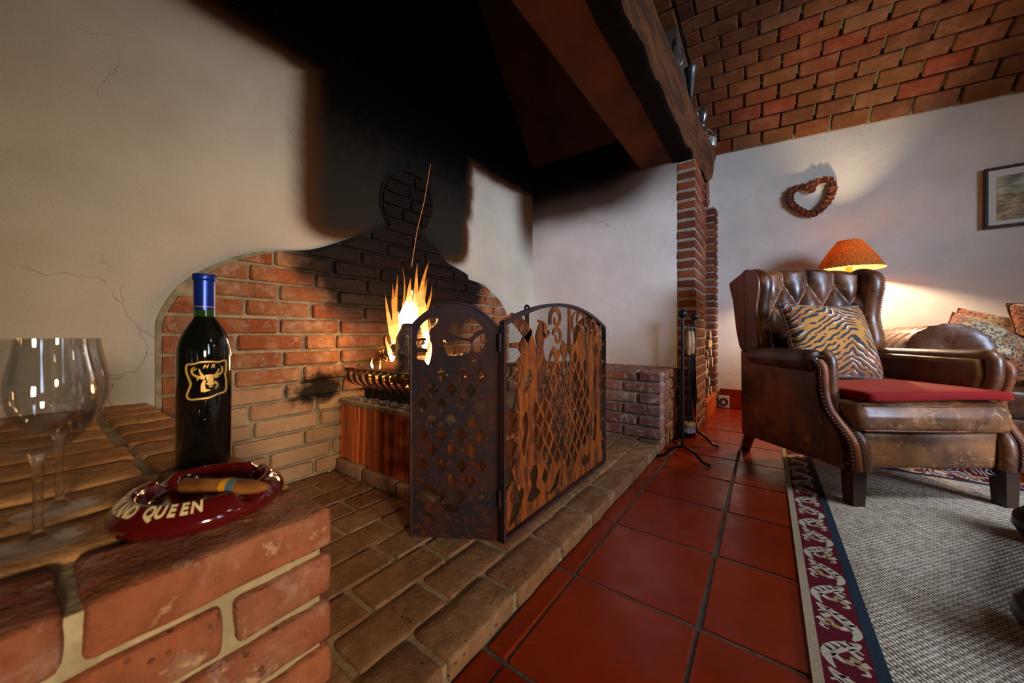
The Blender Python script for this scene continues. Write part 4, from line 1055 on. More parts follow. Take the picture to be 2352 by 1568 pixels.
CH = thing('wing_armchair', 'worn brown leather wing armchair with buttoned back and nailed arms, on the rug edge', 'armchair', (.501, 2.035, 0), R(34.9))
def sideplate(poly, xc, th, bev, mat, name, k=0):
    pol = sm(poly, k) if k else poly
    me = curveplate([pol], th, bev, 3)
    # local (x,y,z)->(sy, z, sx)
    me.transform(Matrix(((0, 0, 1, xc), (1, 0, 0, 0), (0, 1, 0, 0), (0, 0, 0, 1))))
    return obj(name, me, mat, CH, smooth=50)
def nails(pts, r_, x, name='nailheads', step=.0085):
    m = MB(); acc = 0; prev = Vector(pts[0])
    for p in pts[1:]:
        p = Vector(p); d = (p-prev).length; nn = max(1, round(d/step))
        for i in range(nn):
            q = prev.lerp(p, i/nn); m.ball((q.x, q.y, q.z), r_, 6, 4)
        prev = p
    o = obj(name, m.mesh(fix=False), M['nail'], CH, smooth=True); o['kind'] = 'stuff'; return o
wing = [(.50, .565), (.462, .60), (.462, .66), (.480, .74), (.474, .82), (.457, .90), (.462, .96), (.50, 1.0), (.56, 1.017), (.62, 1.0), (.70, .975), (.725, .955), (.69, .86), (.668, .75), (.645, .65), (.60, .565)]
spath = [(.105, .552), (.085, .528), (.083, .48), (.083, .42), (.066, .36), (.036, .32), (.004, .285), (-.020, .25), (-.028, .20), (-.028, .147)]
for s in (-1, 1):
    DF = (lambda a, b: a-.055*max(0, min(1, (b-.28)/.2))*(1 if a < .3 else 0)) if s > 0 else (lambda a, b: a)
    sideplate(wing, s*.283, .075, .034, M['lea'], 'wing', 3)
    wo = [(a*.94+.045, b*.985+.012) for a, b in wing]
    sideplate(wo, s*.318, .014, .004, M['lea_out'], 'wing_outer_panel', 3)
    sp_ = [(s*.325, p[0], p[1]) for p in sm(wo, 3)]
    i0 = [p for p in sp_ if p[1] < .60]; nails(i0, .0032, 0)
    side = [(.585, .112), (.592, .57), (.35, .535), (.11, .535), (.098, .50), (.098, .43), (.078, .36), (.045, .325), (.012, .29), (-.010, .25), (-.016, .20), (-.016, .147)]
    sideplate([(DF(a, b), b) for a, b in side], s*.330, .022, .006, M['lea_side'], 'side_panel')
    arm_in = [(.56, .20), (.56, .565), (.30, .565), (.11, .560), (.098, .50), (.098, .43), (.078, .36), (.045, .325), (.012, .29), (-.010, .25), (-.012, .20)]
    sideplate([(DF(a, b), b) for a, b in arm_in], s*.290, .075, .02, M['lea_arm'] if s > 0 else M['lea'], 'arm_inner')
    v0 = MB(); pr = []
    for i in range(25):
        t = i/24; y = .50-(.40 if s < 0 else .455)*t; r_ = .043+.007*t; 
        if t > .9: r_ *= math.sqrt(max(0, 1-((t-.9)/.1)**2*.55))
        pr.append(((s*(.325+.006*t), y, .547+.002*t), r_))
    v0.tube([p for p, q in pr], [q for p, q in pr], 28)
    # pleats gathered round the scroll
    v0.xf(lambda x, y, z: (x, y, z) if y > (.17 if s < 0 else .115) else ((lambda cx, cz, a: (cx+(x-cx)*(1+.035*math.sin(a*26)*((.17 if s < 0 else .115)-y)/.07), y, cz+(z-cz)*(1+.035*math.sin(a*26)*((.17 if s < 0 else .115)-y)/.07)))(s*.33, .549, math.atan2(z-.549, x-s*.33))))
    obj('arm_roll', v0.mesh(), M['lea_arm'] if s > 0 else M['lea'], CH, smooth=60)
    p1 = smoothpath([(s*(.338-.004*i), DF(a, b)-.010, b) for i, (a, b) in enumerate(spath)], 4); p2 = smoothpath([(s*(.300-.004*i), DF(a, b)+.004, b+(.028 if i < 2 else 0)) for i, (a, b) in enumerate(spath)], 4)
    obj('front_roll', MB().tube(p1, [.012]+[.0165]*(len(p1)-1), 14).mesh(), M['lea_out'], CH, smooth=60)
    obj('front_roll', MB().tube(p2, .025, 16).mesh(), M['lea'], CH, smooth=60)
    nails([(p.x+s*.017, p.y-.004, p.z) for p in p1], .0050, 0, step=.011)
    nails([(p.x-s*.018, p.y-.012, p.z) for p in p1[18:]], .0040, 0, step=.010)
    nails([(s*(.334+.022*math.cos(a)), .088 if s < 0 else .033, .550+.022*math.sin(a)) for a in [R(-60+20*i) for i in range(13)]], .0045, 0, step=.009)
    lg = MB().add([(s*.262, -.028, .0), (s*.305, -.028, .0), (s*.305, .016, .0), (s*.262, .016, .0), (s*.256, -.030, .150), (s*.310, -.030, .150), (s*.310, .022, .150), (s*.256, .022, .150)], [(0, 1, 2, 3), (4, 5, 6, 7), (0, 1, 5, 4), (1, 2, 6, 5), (2, 3, 7, 6), (3, 0, 4, 7)])
    obj('leg', lg.mesh(), M['darkwood'], CH)
    lg = MB().add([(s*.255, .645, .0), (s*.288, .645, .0), (s*.288, .675, .0), (s*.255, .675, .0), (s*.262, .545, .18), (s*.305, .545, .18), (s*.305, .585, .18), (s*.262, .585, .18)], [(0, 1, 2, 3), (4, 5, 6, 7), (0, 1, 5, 4), (1, 2, 6, 5), (2, 3, 7, 6), (3, 0, 4, 7)])
    obj('leg', lg.mesh(), M['darkwood'], CH)
def puffbox(x0, x1, y0, y1, z0, z1, rr, bulge=.01, nn=14, front=0):
    """rounded cushion box"""
    cx, cy, cz = (x0+x1)/2, (y0+y1)/2, (z0+z1)/2; hx, hy, hz = (x1-x0)/2, (y1-y0)/2, (z1-z0)/2
    b = bmesh.new(); bmesh.ops.create_cube(b, size=2); bmesh.ops.subdivide_edges(b, edges=b.edges, cuts=nn, use_grid_fill=True)
    for v in b.verts:
        p = Vector((v.co.x*hx, v.co.y*hy, v.co.z*hz)); q = Vector((max(-hx+rr, min(hx-rr, p.x)), max(-hy+rr, min(hy-rr, p.y)), max(-hz+rr, min(hz-rr, p.z))))
        d = p-q; p = q+d.normalized()*rr if d.length > 1e-6 else p
        u_, v_, w_ = v.co.x, v.co.y, v.co.z
        p.z += w_*bulge*(1-u_*u_)*(1-v_*v_)*1.3; p.y += v_*bulge*(1-u_*u_)*(1-w_*w_); p.x += u_*bulge*(1-v_*v_)*(1-w_*w_)
        v.co = p+Vector((cx, cy, cz))
    m = bpy.data.meshes.new('puff'); b.to_mesh(m); b.free(); return m
obj('seat_border', puffbox(-.268, .268, -.012, .54, .143, .290, .018, .006), M['lea_seat'], CH, smooth=True)
m_ = puffbox(-.285, .285, -.035, .50, .288, .405, .022, .010, 18)
for v_ in m_.vertices:
    if v_.co.z > .35: v_.co.y += (v_.co.z-.35)*.35
obj('seat_cushion', m_, M['lea_seat'], CH, smooth=True)
for z_, y_ in ((.389, -.019), (.296, -.030)):
    obj('piping', MB().tube([(-.272, y_+.02, z_), (-.262, y_-.002, z_), (0, y_-.010, z_), (.262, y_-.002, z_), (.272, y_+.02, z_)], .0042, 8).mesh(), M['lea_side'], CH, smooth=True)
# torn lining under the rail
tl = MB()
for i in range(14):
    x_ = -.02+.022*i+rnd.uniform(-.006, .006); tl.tube(smoothpath([(x_, .0, .146), (x_+rnd.uniform(-.02, .02), -.004, .138-rnd.random()*.006), (x_+rnd.uniform(.0, .04), -.002, .134-rnd.random()*.022)], 4), [.003]*8+[.0008], 5)
o = obj('torn_lining', tl.mesh(fix=False), plain('grey_lining', H('8a8a90'), .9), CH); o['kind'] = 'stuff'
# buttoned back
DX, DZ = .135, .115; buttons = []
def backpt(u_, v_):
    s_ = -.262+.524*u_; top_ = .975+.022*(1-(s_/.26)**2)
    if v_ <= .8:
        t = v_/.8; z = .40+(top_-.40)*t; y = .495+.14*(z-.40)+.02*abs(s_/.26)**2*-1
        a_ = abs(math.sin(PI*(s_/DX+(z-.93)/(2*DZ)))) if z < .93 else None
        if z < .93:
            b_ = abs(math.sin(PI*(s_/DX-(z-.93)/(2*DZ)))); puff = (a_*b_)**.45
        else:
            k_ = min(1, (z-.93)/.03); a0_ = abs(math.sin(PI*s_/DX)); puff = (a0_**.9)*(1-k_)+(a0_**.45)*k_ if a0_ > 0 else 0
        y -= .034*puff; return (s_, y, z)
    t = (v_-.8)/.2; a0_ = abs(math.sin(PI*s_/DX))**.45; r_ = .048
    cy = .495+.14*(top_-.40)+r_-.008; an = PI*(1-t*1.0)
    return (s_, cy+math.cos(an)*(r_+.026*a0_)*1.0, top_+math.sin(an)*(.018+.012*a0_) - (.0 if t < .5 else (t-.5)*.5*0))
bk = MB().grid(backpt, 96, 90)
obj('buttoned_back', bk.mesh(), M['lea'], CH, smooth=True)
bb = []
for j in range(6):
    z = .93-DZ*j; off = 0 if j % 2 == 0 else .5
    for i in range(-2, 3):
        s_ = (i+off)*DX
        if abs(s_) < .25 and z > .42: bb.append((s_, .495+.14*(z-.40)-.004-.02*abs(s_/.26)**2, z))
for b_ in bb: obj('button', MB().ball(b_, .009, 10, 6, (1, .5, 1)).mesh(), M['lea_side'], CH, smooth=True)
obj('outer_back', MB().add([(-.29, .585, .15), (.29, .585, .15), (.27, .672, .97), (-.27, .672, .97), (-.29, .55, .15), (.29, .55, .15), (.27, .60, .97), (-.27, .60, .97)], [(0, 1, 2, 3), (4, 7, 6, 5), (0, 4, 5, 1), (3, 2, 6, 7), (0, 3, 7, 4), (1, 5, 6, 2)]).mesh(), M['lea_out'], CH)
# red velvet seat pad lying on the seat
n = N('red_velvet'); f = n.noise(6, 4, n.obj()); n.set(n.mix(f, H('6a0608'), H('960e0c')), .8, spec=.2, Sheen_Weight=.25, Sheen_Roughness=.4); n.set(Sheen_Tint=(1, .25, .12, 1)); n.bump(n.noise(200, 2), .1, .002); M['velvet'] = n.m
m_ = puffbox(-.275, .258, -.050, .46, .411, .449, .012, .003, 16)
for v_ in m_.vertices:
    v_.co.z += .006*math.sin(v_.co.x*8)-(.008*max(0, v_.co.x)/.28)
    if v_.co.y < .1: v_.co.x *= 1+.04*v_.co.x/.28
a_ = R(34.9); O2 = Vector((.501, 2.035, 0))
SP = obj('seat_pad', m_, M['velvet'], smooth=True); SP.location = O2; SP.rotation_euler = (0, 0, a_)
tag(SP, 'flat red velvet seat pad lying on the leather armchair', 'seat pad')
# patterned cushions
def tiger(name):
    n = N(name); v = n.raw(); s_ = n.sep(v); ax = n.m2('ABSOLUTE', n.m2('ADD', n.m2('SUBTRACT', s_[0], .04), n.m2('MULTIPLY', n.m2('SUBTRACT', n.noise(5, 2, v), .5), .16)))
    w_ = n.comb(n.m2('MULTIPLY', ax, 8.5), n.m2('MULTIPLY', s_[1], 24), 0)
    ang = n.m2('ADD', n.m2('MULTIPLY', s_[1], 225), n.m2('ADD', n.m2('MULTIPLY', ax, 150), n.m2('MULTIPLY', n.noise(7, 2, v), 26)))
    st_ = n.m2('SINE', ang); brk = n.noise(16, 2, n.vm('MULTIPLY', v, (.8, 1.8, 1)))
    k_ = n.m2('MULTIPLY', n.rng(st_, .10, .35), n.rng(brk, .38, .47))
    base = n.mix(n.rng(n.noise(4, 3, v), .4, .65), H('b8782a'), H('94500e')); wh = n.m2('MULTIPLY', n.rng(n.m2('SINE', n.m2('ADD', ang, 1.5)), .2, .8), n.rng(n.noise(11, 2, v), .54, .60))
    c = n.mix(wh, base, H('e0d0c8')); c = n.mix(k_, c, (.008, .007, .008)); n.set(c, .8, Sheen_Weight=.3); return n.m
def leopard(name):
    n = N(name); v = n.raw(); wv = n.vm('ADD', v, n.vm('MULTIPLY', n.noise(30, 2, v, col=True), (.02, .02, .02)))
    d = n.vor(75, wv); k_ = n.m2('MULTIPLY', n.rng(d, .50, .38), n.rng(n.noise(40, 2, v), .36, .44)); band = n.sep(v)
    base = n.mix(n.rng(n.noise(7, 3, n.vm('MULTIPLY', v, (1, .5, 1))), .42, .58), H('cdb88c'), H('a05a18')); base = n.mix(n.rng(n.noise(5, 2, v), .50, .62), base, H('94480f'))
    n.set(n.mix(k_, base, (.02, .012, .01)), .85, Sheen_Weight=.3); return n.m
M['tiger'] = tiger('tiger_print'); M['leopard'] = leopard('leopard_print')
M['blackpipe'] = N('black_piping').set((.02, .015, .01, 1), .6)
def pillow(name, wd, hd_, th, mat, lab, grp=None, loc=(0, 0, 0), rot=None, mtx=None):
    nn = 22; m = MB()
    def pf(sg):
        def f(u_, v_):
            a, b = 2*u_-1, 2*v_-1; e = ((1-abs(a)**3.2)*(1-abs(b)**3.2))**.5
            pin = 1-.06*(1-abs(a)**2)*abs(b)**4; pin2 = 1-.06*(1-abs(b)**2)*abs(a)**4
            return (a*wd/2*pin2, b*hd_/2*pin, sg*th/2*e+.004*math.sin(a*7)*math.sin(b*6)*e)
        return f
    m.grid(pf(1), nn, nn); m.grid(pf(-1), nn, nn)
    me = m.mesh(fix=False); b = bmesh.new(); b.from_mesh(me); bmesh.ops.remove_doubles(b, verts=b.verts, dist=.0004); bmesh.ops.recalc_face_normals(b, faces=b.faces); b.to_mesh(me); b.free()
    o = obj(name, me, mat, smooth=True)
    if mtx is not None: o.matrix_world = mtx
    else: o.location = loc; o.rotation_euler = rot
    tag(o, lab, 'cushion', grp)
    F_ = pf(1); ed = [F_(t/12, 0) for t in range(12)]+[F_(1, t/12) for t in range(12)]+[F_(1-t/12, 1) for t in range(12)]+[F_(0, 1-t/12) for t in range(13)]
    obj('piping', MB().tube(ed, .0038, 6, False).mesh(fix=False), M['blackpipe'] if mat is M['tiger'] else mat, o, smooth=True)
    return o
def chairframe(lx, ly, lz, ex, ey):
    """matrix from chair-local position and local x / y axes"""
    ex = Vector(ex).normalized(); ey = Vector(ey); ey = (ey-ex*ey.dot(ex)).normalized(); ez = ex.cross(ey)
    m = Matrix((ex, ey, ez)).transposed().to_4x4(); m.translation = Vector((lx, ly, lz))
    return Matrix.Translation(O2) @ Matrix.Rotation(a_, 4, 'Z') @ m
pillow('tiger_cushion', .43, .38, .13, M['tiger'], 'tiger print cushion with black piping leaning in the armchair', mtx=chairframe(-.085, .325, .630, (.99, .10, -.02), (-.20, .32, 1)))
# ================================================================== SOFA
SF = thing('sofa', 'low buttoned brown leather sofa with rolled arm along the far white wall', 'sofa', (1.4, 3.12, 0))
M['lea_sofa'] = leather('sofa_leather', H('3c1c10'), H('6c4028'), H('a87c54'), .5, 0, .25)
def armgrid(u_, v_):
    y = -.42+.84*u_; a = -PI*.35+PI*1.7*v_
    r_ = .145*(1+.0*u_); puff = (abs(math.sin(PI*(y/.16+a/1.1)))*abs(math.sin(PI*(y/.16-a/1.1))))**.4
    if v_ < .15 or v_ > .85: puff = .8
    e = 1-max(0, (abs(y)-.38)/.04)**2*.3
    return (-.66+math.cos(a)*(r_+.016*puff)*e, y, .565+math.sin(a)*(r_+.016*puff)*e*.9)
obj('arm', MB().grid(armgrid, 80, 60).mesh(), M['lea_sofa'], SF, smooth=True)
fan = MB().lathe([(.0001, .0), (.05, .012), (.10, .018), (.135, .010), (.15, 0)], 40)
fan.v = [(x*(1+.03*math.sin(math.atan2(y, x)*22)), y*(1+.03*math.sin(math.atan2(y, x)*22)), z) for x, y, z in fan.v]
obj('arm_face', fan.mesh(), M['lea_sofa'], SF, (-.66, -.415, .565), (R(90), 0, 0), smooth=True)
obj('arm_base', chambox(.20, .80, .46, .02, 0, 1, 3), M['lea_sofa'], SF, (-.66, 0, .28))
obj('back', puffbox(-.72, .90, .22, .46, .05, .66, .10, .01), M['lea_sofa'], SF, smooth=True)
obj('seat', puffbox(-.56, .90, -.42, .25, .24, .41, .05, .012), M['lea_sofa'], SF, smooth=True)
obj('front_rail', puffbox(-.56, .90, -.415, .2, .06, .27, .02, .004), M['lea_sofa'], SF, smooth=True)
for x_ in (-.68, .85):
    for y_ in (-.36, .40): obj('foot', MB().lathe([(.0001, 0), (.02, 0), (.03, .02), (.026, .06), (.0001, .06)], 14).mesh(), M['darkwood'], SF, (x_, y_, 0), smooth=50)
th = MB().grid(lambda u_, v_: (1.0+.75*u_, 2.705+.62*v_ if v_ > .12 else 2.69, (.446+.006*math.sin(u_*20)*math.sin(v_*15)) if v_ > .12 else .446-(.12-v_)*.5), 40, 30)
o = obj('tiger_throw', th.mesh(), M['tiger'], smooth=True); so = o.modifiers.new('s', 'SOLIDIFY'); so.thickness = .006; tag(o, 'tiger striped throw spread over the sofa seat', 'throw')
def wm(loc, ex, ey):
    ex = Vector(ex).normalized(); ey = Vector(ey); ey = (ey-ex*ey.dot(ex)).normalized(); m = Matrix((ex, ey, ex.cross(ey))).transposed().to_4x4(); m.translation = loc; return m
pillow('leopard_cushion', .44, .40, .15, M['leopard'], 'leopard print cushion nearest the armchair, its corner pointing left', 'leopard cushions on the sofa', mtx=wm((.965, 2.96, .56), (.77, -.05, -.52), (.05, .75, .75)))
pillow('leopard_cushion', .40, .38, .15, M['leopard'], 'leopard print cushion lying behind the front leopard cushion', 'leopard cushions on the sofa', mtx=wm((1.08, 3.26, .60), (.9, -.1, -.30), (.25, .5, 1)))
pillow('leopard_cushion', .44, .42, .15, M['leopard'], 'browner leopard print cushion at the right edge, standing highest', 'leopard cushions on the sofa', mtx=wm((1.26, 3.02, .63), (1, .02, .02), (-.42, .28, .95)))
# ================================================================== LAMP
LPX, LPY = .469, 3.40
tb = thing('side_table', 'small round wooden side table hidden behind the armchair, carrying the lamp', 'side table', (LPX, LPY, 0))
obj('top', MB().lathe([(.0001, .62), (.10, .62), (.104, .63), (.10, .64), (.0001, .64)], 32).mesh(), M['darkwood'], tb, smooth=40)
obj('column', MB().lathe([(.0001, .04), (.03, .04), (.02, .2), (.025, .4), (.018, .6), (.0001, .62)], 20).mesh(), M['darkwood'], tb, smooth=40)
obj('base', MB().lathe([(.0001, 0), (.10, 0), (.09, .03), (.04, .05), (.0001, .05)], 28).mesh(), M['darkwood'], tb, smooth=40)
LP = thing('table_lamp', 'lit table lamp with orange woven shade behind the armchair', 'lamp', (LPX, LPY, .64))
M['brass'] = N('aged_brass').set(H('b8842c')+(1,), .3, .8)
obj('lamp_base', MB().lathe([(.0001, 0), (.07, 0), (.07, .015), (.03, .03), (.022, .06), (.05, .12), (.055, .18), (.04, .27), (.020, .33), (.018, .37), (.0001, .37)], 32).mesh(), M['brass'], LP, smooth=40)
obj('neck', MB().lathe([(.0001, .37), (.026, .372), (.026, .378), (.0195, .38), (.0195, .43), (.022, .432), (.022, .437), (.0001, .437)], 24).mesh(), N('dull_brass_collar').set(H('7c5a2c')+(1,), .4, .7), LP, smooth=40)
obj('socket', MB().lathe([(.0001, .437), (.0185, .437), (.0185, .50), (.0001, .50)], 20).mesh(), N('candle_tube').set(H('d89a30')+(1,), .5), LP, smooth=40)
obj('bulb', MB().lathe([(.0001, .50), (.012, .50), (.014, .515), (.028, .545), (.030, .565), (.022, .585), (.0001, .592)], 24).mesh(), N('lit_bulb').set((1, .9, .7, 1), .3, Emission_Color=(1, .80, .52, 1), Emission_Strength=12, Alpha=.35), LP, smooth=60)
n = N('woven_shade'); v = n.obj(); zc = n.sep(n.raw()); an = n.m2('ARCTAN2', zc[1], zc[0])
wv = n.noise(1, 3, n.comb(n.m2('MULTIPLY', an, 14), n.m2('MULTIPLY', zc[2], 260), 0)); wv2 = n.noise(1, 3, n.comb(n.m2('MULTIPLY', an, 90), n.m2('MULTIPLY', zc[2], 24), 0))
ws = n.rng(n.m2('ADD', wv, wv2), .85, 1.2); cc = n.mix(ws, H('8a4414'), H('e0943c')); n.set(cc, .8, spec=.2)
tl_ = n.n('ShaderNodeBsdfTranslucent'); n.L(cc, tl_.inputs[0]); mx = n.n('ShaderNodeMixShader'); mx.inputs[0].default_value = .13
n.L(n.p.outputs[0], mx.inputs[1]); n.L(tl_.outputs[0], mx.inputs[2]); n.L(mx.outputs[0], n.out.inputs[0]); n.bump(ws, .3, .002); M['shade'] = n.m
sh = obj('shade', MB().lathe([(.186, .478), (.150, .545), (.112, .612), (.062, .680), (.060, .680), (.110, .609), (.148, .542), (.184, .478)], 64, closed=True).mesh(), M['shade'], LP, smooth=50)
sb = MB()
for i in range(44): a = 2*PI*i/44; sb.ball((.1835*math.cos(a), .1835*math.sin(a), .484), .0038, 6, 4)
for i in range(20): a = 2*PI*i/20; sb.ball((.065*math.cos(a), .065*math.sin(a), .678), .0034, 6, 4)
o = obj('stitching', sb.mesh(fix=False), N('pale_thread').set(H('f0d890')+(1,), .6, Emission_Color=(1, .8, .4, 1), Emission_Strength=0.0), sh, smooth=True); o['kind'] = 'stuff'
sp_ = MB()
for i in range(3): a = 2*PI*i/3; sp_.tube([(0, 0, .60), (.06*math.cos(a), .06*math.sin(a), .672)], .0015, 5)
obj('spider', sp_.mesh(), M['brass'], LP)
light('table_lamp_bulb', 'POINT', (LPX, LPY, .64+.56), 105, (1, .76, .48), .02)
# ================================================================== WALL THINGS
HW = thing('heart_wreath', 'heart shaped wreath of rusty brown pine cones on the white wall above the lamp', 'wreath', (.29, 3.66, 1.74))
hp = [(.289, 1.813), (.306, 1.86), (.344, 1.872), (.387, 1.868), (.409, 1.834), (.417, 1.789), (.409, 1.755), (.398, 1.722), (.377, 1.684), (.35, 1.654), (.328, 1.63), (.289, 1.616), (.261, 1.633), (.233, 1.649), (.199, 1.682), (.175, 1.71), (.158, 1.74), (.155, 1.778), (.161, 1.814), (.187, 1.845), (.224, 1.851), (.259, 1.839)]
def cone_mesh(seed):
    rd = random.Random(seed); m = MB(); m.ball((0, 0, 0), .012, 8, 5)
    for ring, (rr, zz_, nn) in enumerate(((.020, -.004, 9), (.017, .006, 8), (.011, .012, 6))):
        for i in range(nn):
            a = 2*PI*i/nn+ring*.4+rd.uniform(-.1, .1); c_, s_ = math.cos(a), math.sin(a); wd = .0068
            m.add([(c_*.006, s_*.006, zz_-.003), (c_*rr-s_*wd, s_*rr+c_*wd, zz_), (c_*rr*1.12, s_*rr*1.12, zz_+.004), (c_*rr+s_*wd, s_*rr-c_*wd, zz_)], [(0, 1, 2, 3), (0, 3, 2, 1)][:1])
    return m.mesh(fix=False)
M['cone'] = plain('pine_cone', H('7a3c22'), .7, bumpy=.3, sc=60, var=.5)
cm = [cone_mesh(i) for i in range(3)]
for m_ in cm: m_.materials.append(M['cone'])
q = smoothpath([(a-.29, 0, b-1.74) for a, b in hp+[hp[0]]], 10); acc = 0; last = q[0]; placed = []
for p in q:
    if not placed or (p-placed[-1]).length > .034: placed.append(p)
for i, p in enumerate(placed):
    o = bpy.data.objects.new('pine_cone', cm[i % 3]); C.objects.link(o); o.parent = HW; o.location = p; o.rotation_euler = (R(90)+random.uniform(-.3, .3), random.uniform(-.3, .3), random.uniform(-.3, .3)); o.scale = (1.3, 1.3, 1.3)
obj('wire', MB().tube([(p.x, .006, p.z) for p in q[::3]], .003, 5, False).mesh(fix=False), M['cone'], HW)
GA = thing('nut_garland', 'small ring garland of brown nuts hanging on the brick pillar under the beam', 'garland', (-.345, 2.87, 1.665))
for i in range(18):
    a = 2*PI*i/18; nb = MB().ball((0, 0, 0), .012, 8, 6, (.8, .8, 1.35)); obj('nut', nb.mesh(), M['cone'], GA, (.0, .045*math.cos(a), .078*math.sin(a)), (random.uniform(-.6, .6), random.uniform(-.5, .5), 0), smooth=True)
# picture
PF = thing('framed_picture', 'brown framed sepia landscape print with white mount on the far wall', 'picture', (1.148, 3.672, 1.347))
fw, fh = .62, .391
M['framewood'] = plain('dark_frame_wood', H('3c2012'), .35, var=.3, sc=20)
for a in ((0, 0, fw, .018), (0, fh-.018, fw, fh), (0, .018, .018, fh-.018), (fw-.018, .018, fw, fh-.018)):
    bx_ = chambox(a[2]-a[0], .024, a[3]-a[1], .003); obj('frame_rail', bx_, M['framewood'], PF, ((a[0]+a[2])/2, 0, (a[1]+a[3])/2))
obj('mount', MB().box(.016, -.004, .016, fw-.016, .008, fh-.016).mesh(), N('white_mount').set(H('d8d4c6')+(1,), .7), PF)
n = N('sepia_landscape'); s_ = n.sep(n.raw()); v = n.raw(); f = n.noise(6, 6, n.vm('MULTIPLY', v, (1, 1, 2.4)), .65); g = n.noise(22, 5, n.vm('MULTIPLY', v, (1, 1, 3)), .7)
sky = n.mix(n.rng(f, .35, .6), H('6a6a5c'), H('cfc6a0')); land = n.mix(n.rng(g, .35, .65), H('5c4a2c'), H('c8b080')); c = n.mix(n.rng(s_[2], .205, .225, 1, 0), sky, land); n.set(c, .5); 
obj('print', MB().box(.052, -.0052, .045, fw-.052, -.0040, fh-.062).mesh(), n.m, PF)
# socket on the skirting
SK = thing('wall_socket', 'square white wall socket on the dark red skirting behind the armchair', 'socket', (-.312, 3.664, .058))
obj('plate', chambox(.084, .014, .108, .003), N('socket_plastic').set(H('c8c4c8')+(1,), .4), SK)
obj('ring', MB().lathe([(.024, -.006), (.034, -.006), (.034, .010), (.024, .010)], 28, closed=True).mesh(), N('socket_black').set((.02, .02, .02, 1), .4), SK, (0, -.008, 0), (R(90), 0, 0), smooth=40)
obj('insert', chambox(.020, .012, .042, .003), N('socket_insert').set(H('d0cccc')+(1,), .4), SK, (0, -.009, 0))
# ================================================================== RUG
RG = thing('rug', 'sisal rug with maroon scroll patterned tapestry border on the terracotta floor', 'rug', (.07, 2.56, .0))
RX, RY = 2.3, -3.9
n = N('sisal_weave'); v = n.raw(); s_ = n.sep(v); d1 = n.m2('ADD', s_[0], n.m2('MULTIPLY', s_[1], .55)); d2 = n.m2('SUBTRACT', s_[1], n.m2('MULTIPLY', s_[0], .3))
a = n.m2('SINE', n.m2('MULTIPLY', d1, 620)); b = n.m2('SINE', n.m2('ADD', n.m2('MULTIPLY', d2, 540), n.m2('MULTIPLY', n.m2('SINE', n.m2('MULTIPLY', d1, 310)), 1.5)))
h = n.m2('ADD', n.m2('MULTIPLY', a, .5), n.m2('MULTIPLY', b, .5)); nz = n.noise(60, 3, v); h2 = n.m2('ADD', h, n.m2('MULTIPLY', n.m2('SUBTRACT', nz, .5), 2.2))
c = n.mix(n.rng(h2, -.7, .7), H('6e5e4e'), H('e4d4bc')); c = n.mix(n.rng(n.noise(25, 2, v), .5, .7, 0, .35), c, H('a8947a')); n.set(c, .95, spec=.15); n.bump(h2, .6, .003); M['sisal'] = n.m
obj('sisal_field', MB().box(.115, RY+.12, .001, RX-.12, -.12, .007).mesh(), M['sisal'], RG)
def tape(name, col, var=.25):
    n = N(name); f = n.noise(300, 2); n.set(n.mix(n.rng(f, .3, .7), tuple(x*(1-var) for x in col), tuple(x*(1+var) for x in col)), .9, spec=.15); n.bump(f, .3, .001); return n.m
M['maroon'] = tape('maroon_tapestry', H('5c1420')); M['creamt'] = tape('cream_edging', H('a89478')); M['navy'] = tape('navy_edging', H('26323e')); M['scroll'] = tape('cream_scroll_print', H('bcae98')); M['nutc'] = tape('tan_nut_print', H('a0845c')); M['outl'] = tape('brown_vein_print', H('5a3c1c'))
def strip(x0, x1, mat, nm, z1=.0085):
    m = MB(); m.box(x0, RY, .0, x1, -x0, z1); m.box(x1, -x1, 0, RX-x1 if x1 < 1 else RX, -x0, z1)
    return obj(nm, m.mesh(), mat, RG)
strip(0, .018, M['creamt'], 'cream_edge', .0095); strip(.018, .100, M['maroon'], 'border', .0085); strip(.100, .122, M['navy'], 'navy_edge', .0088)
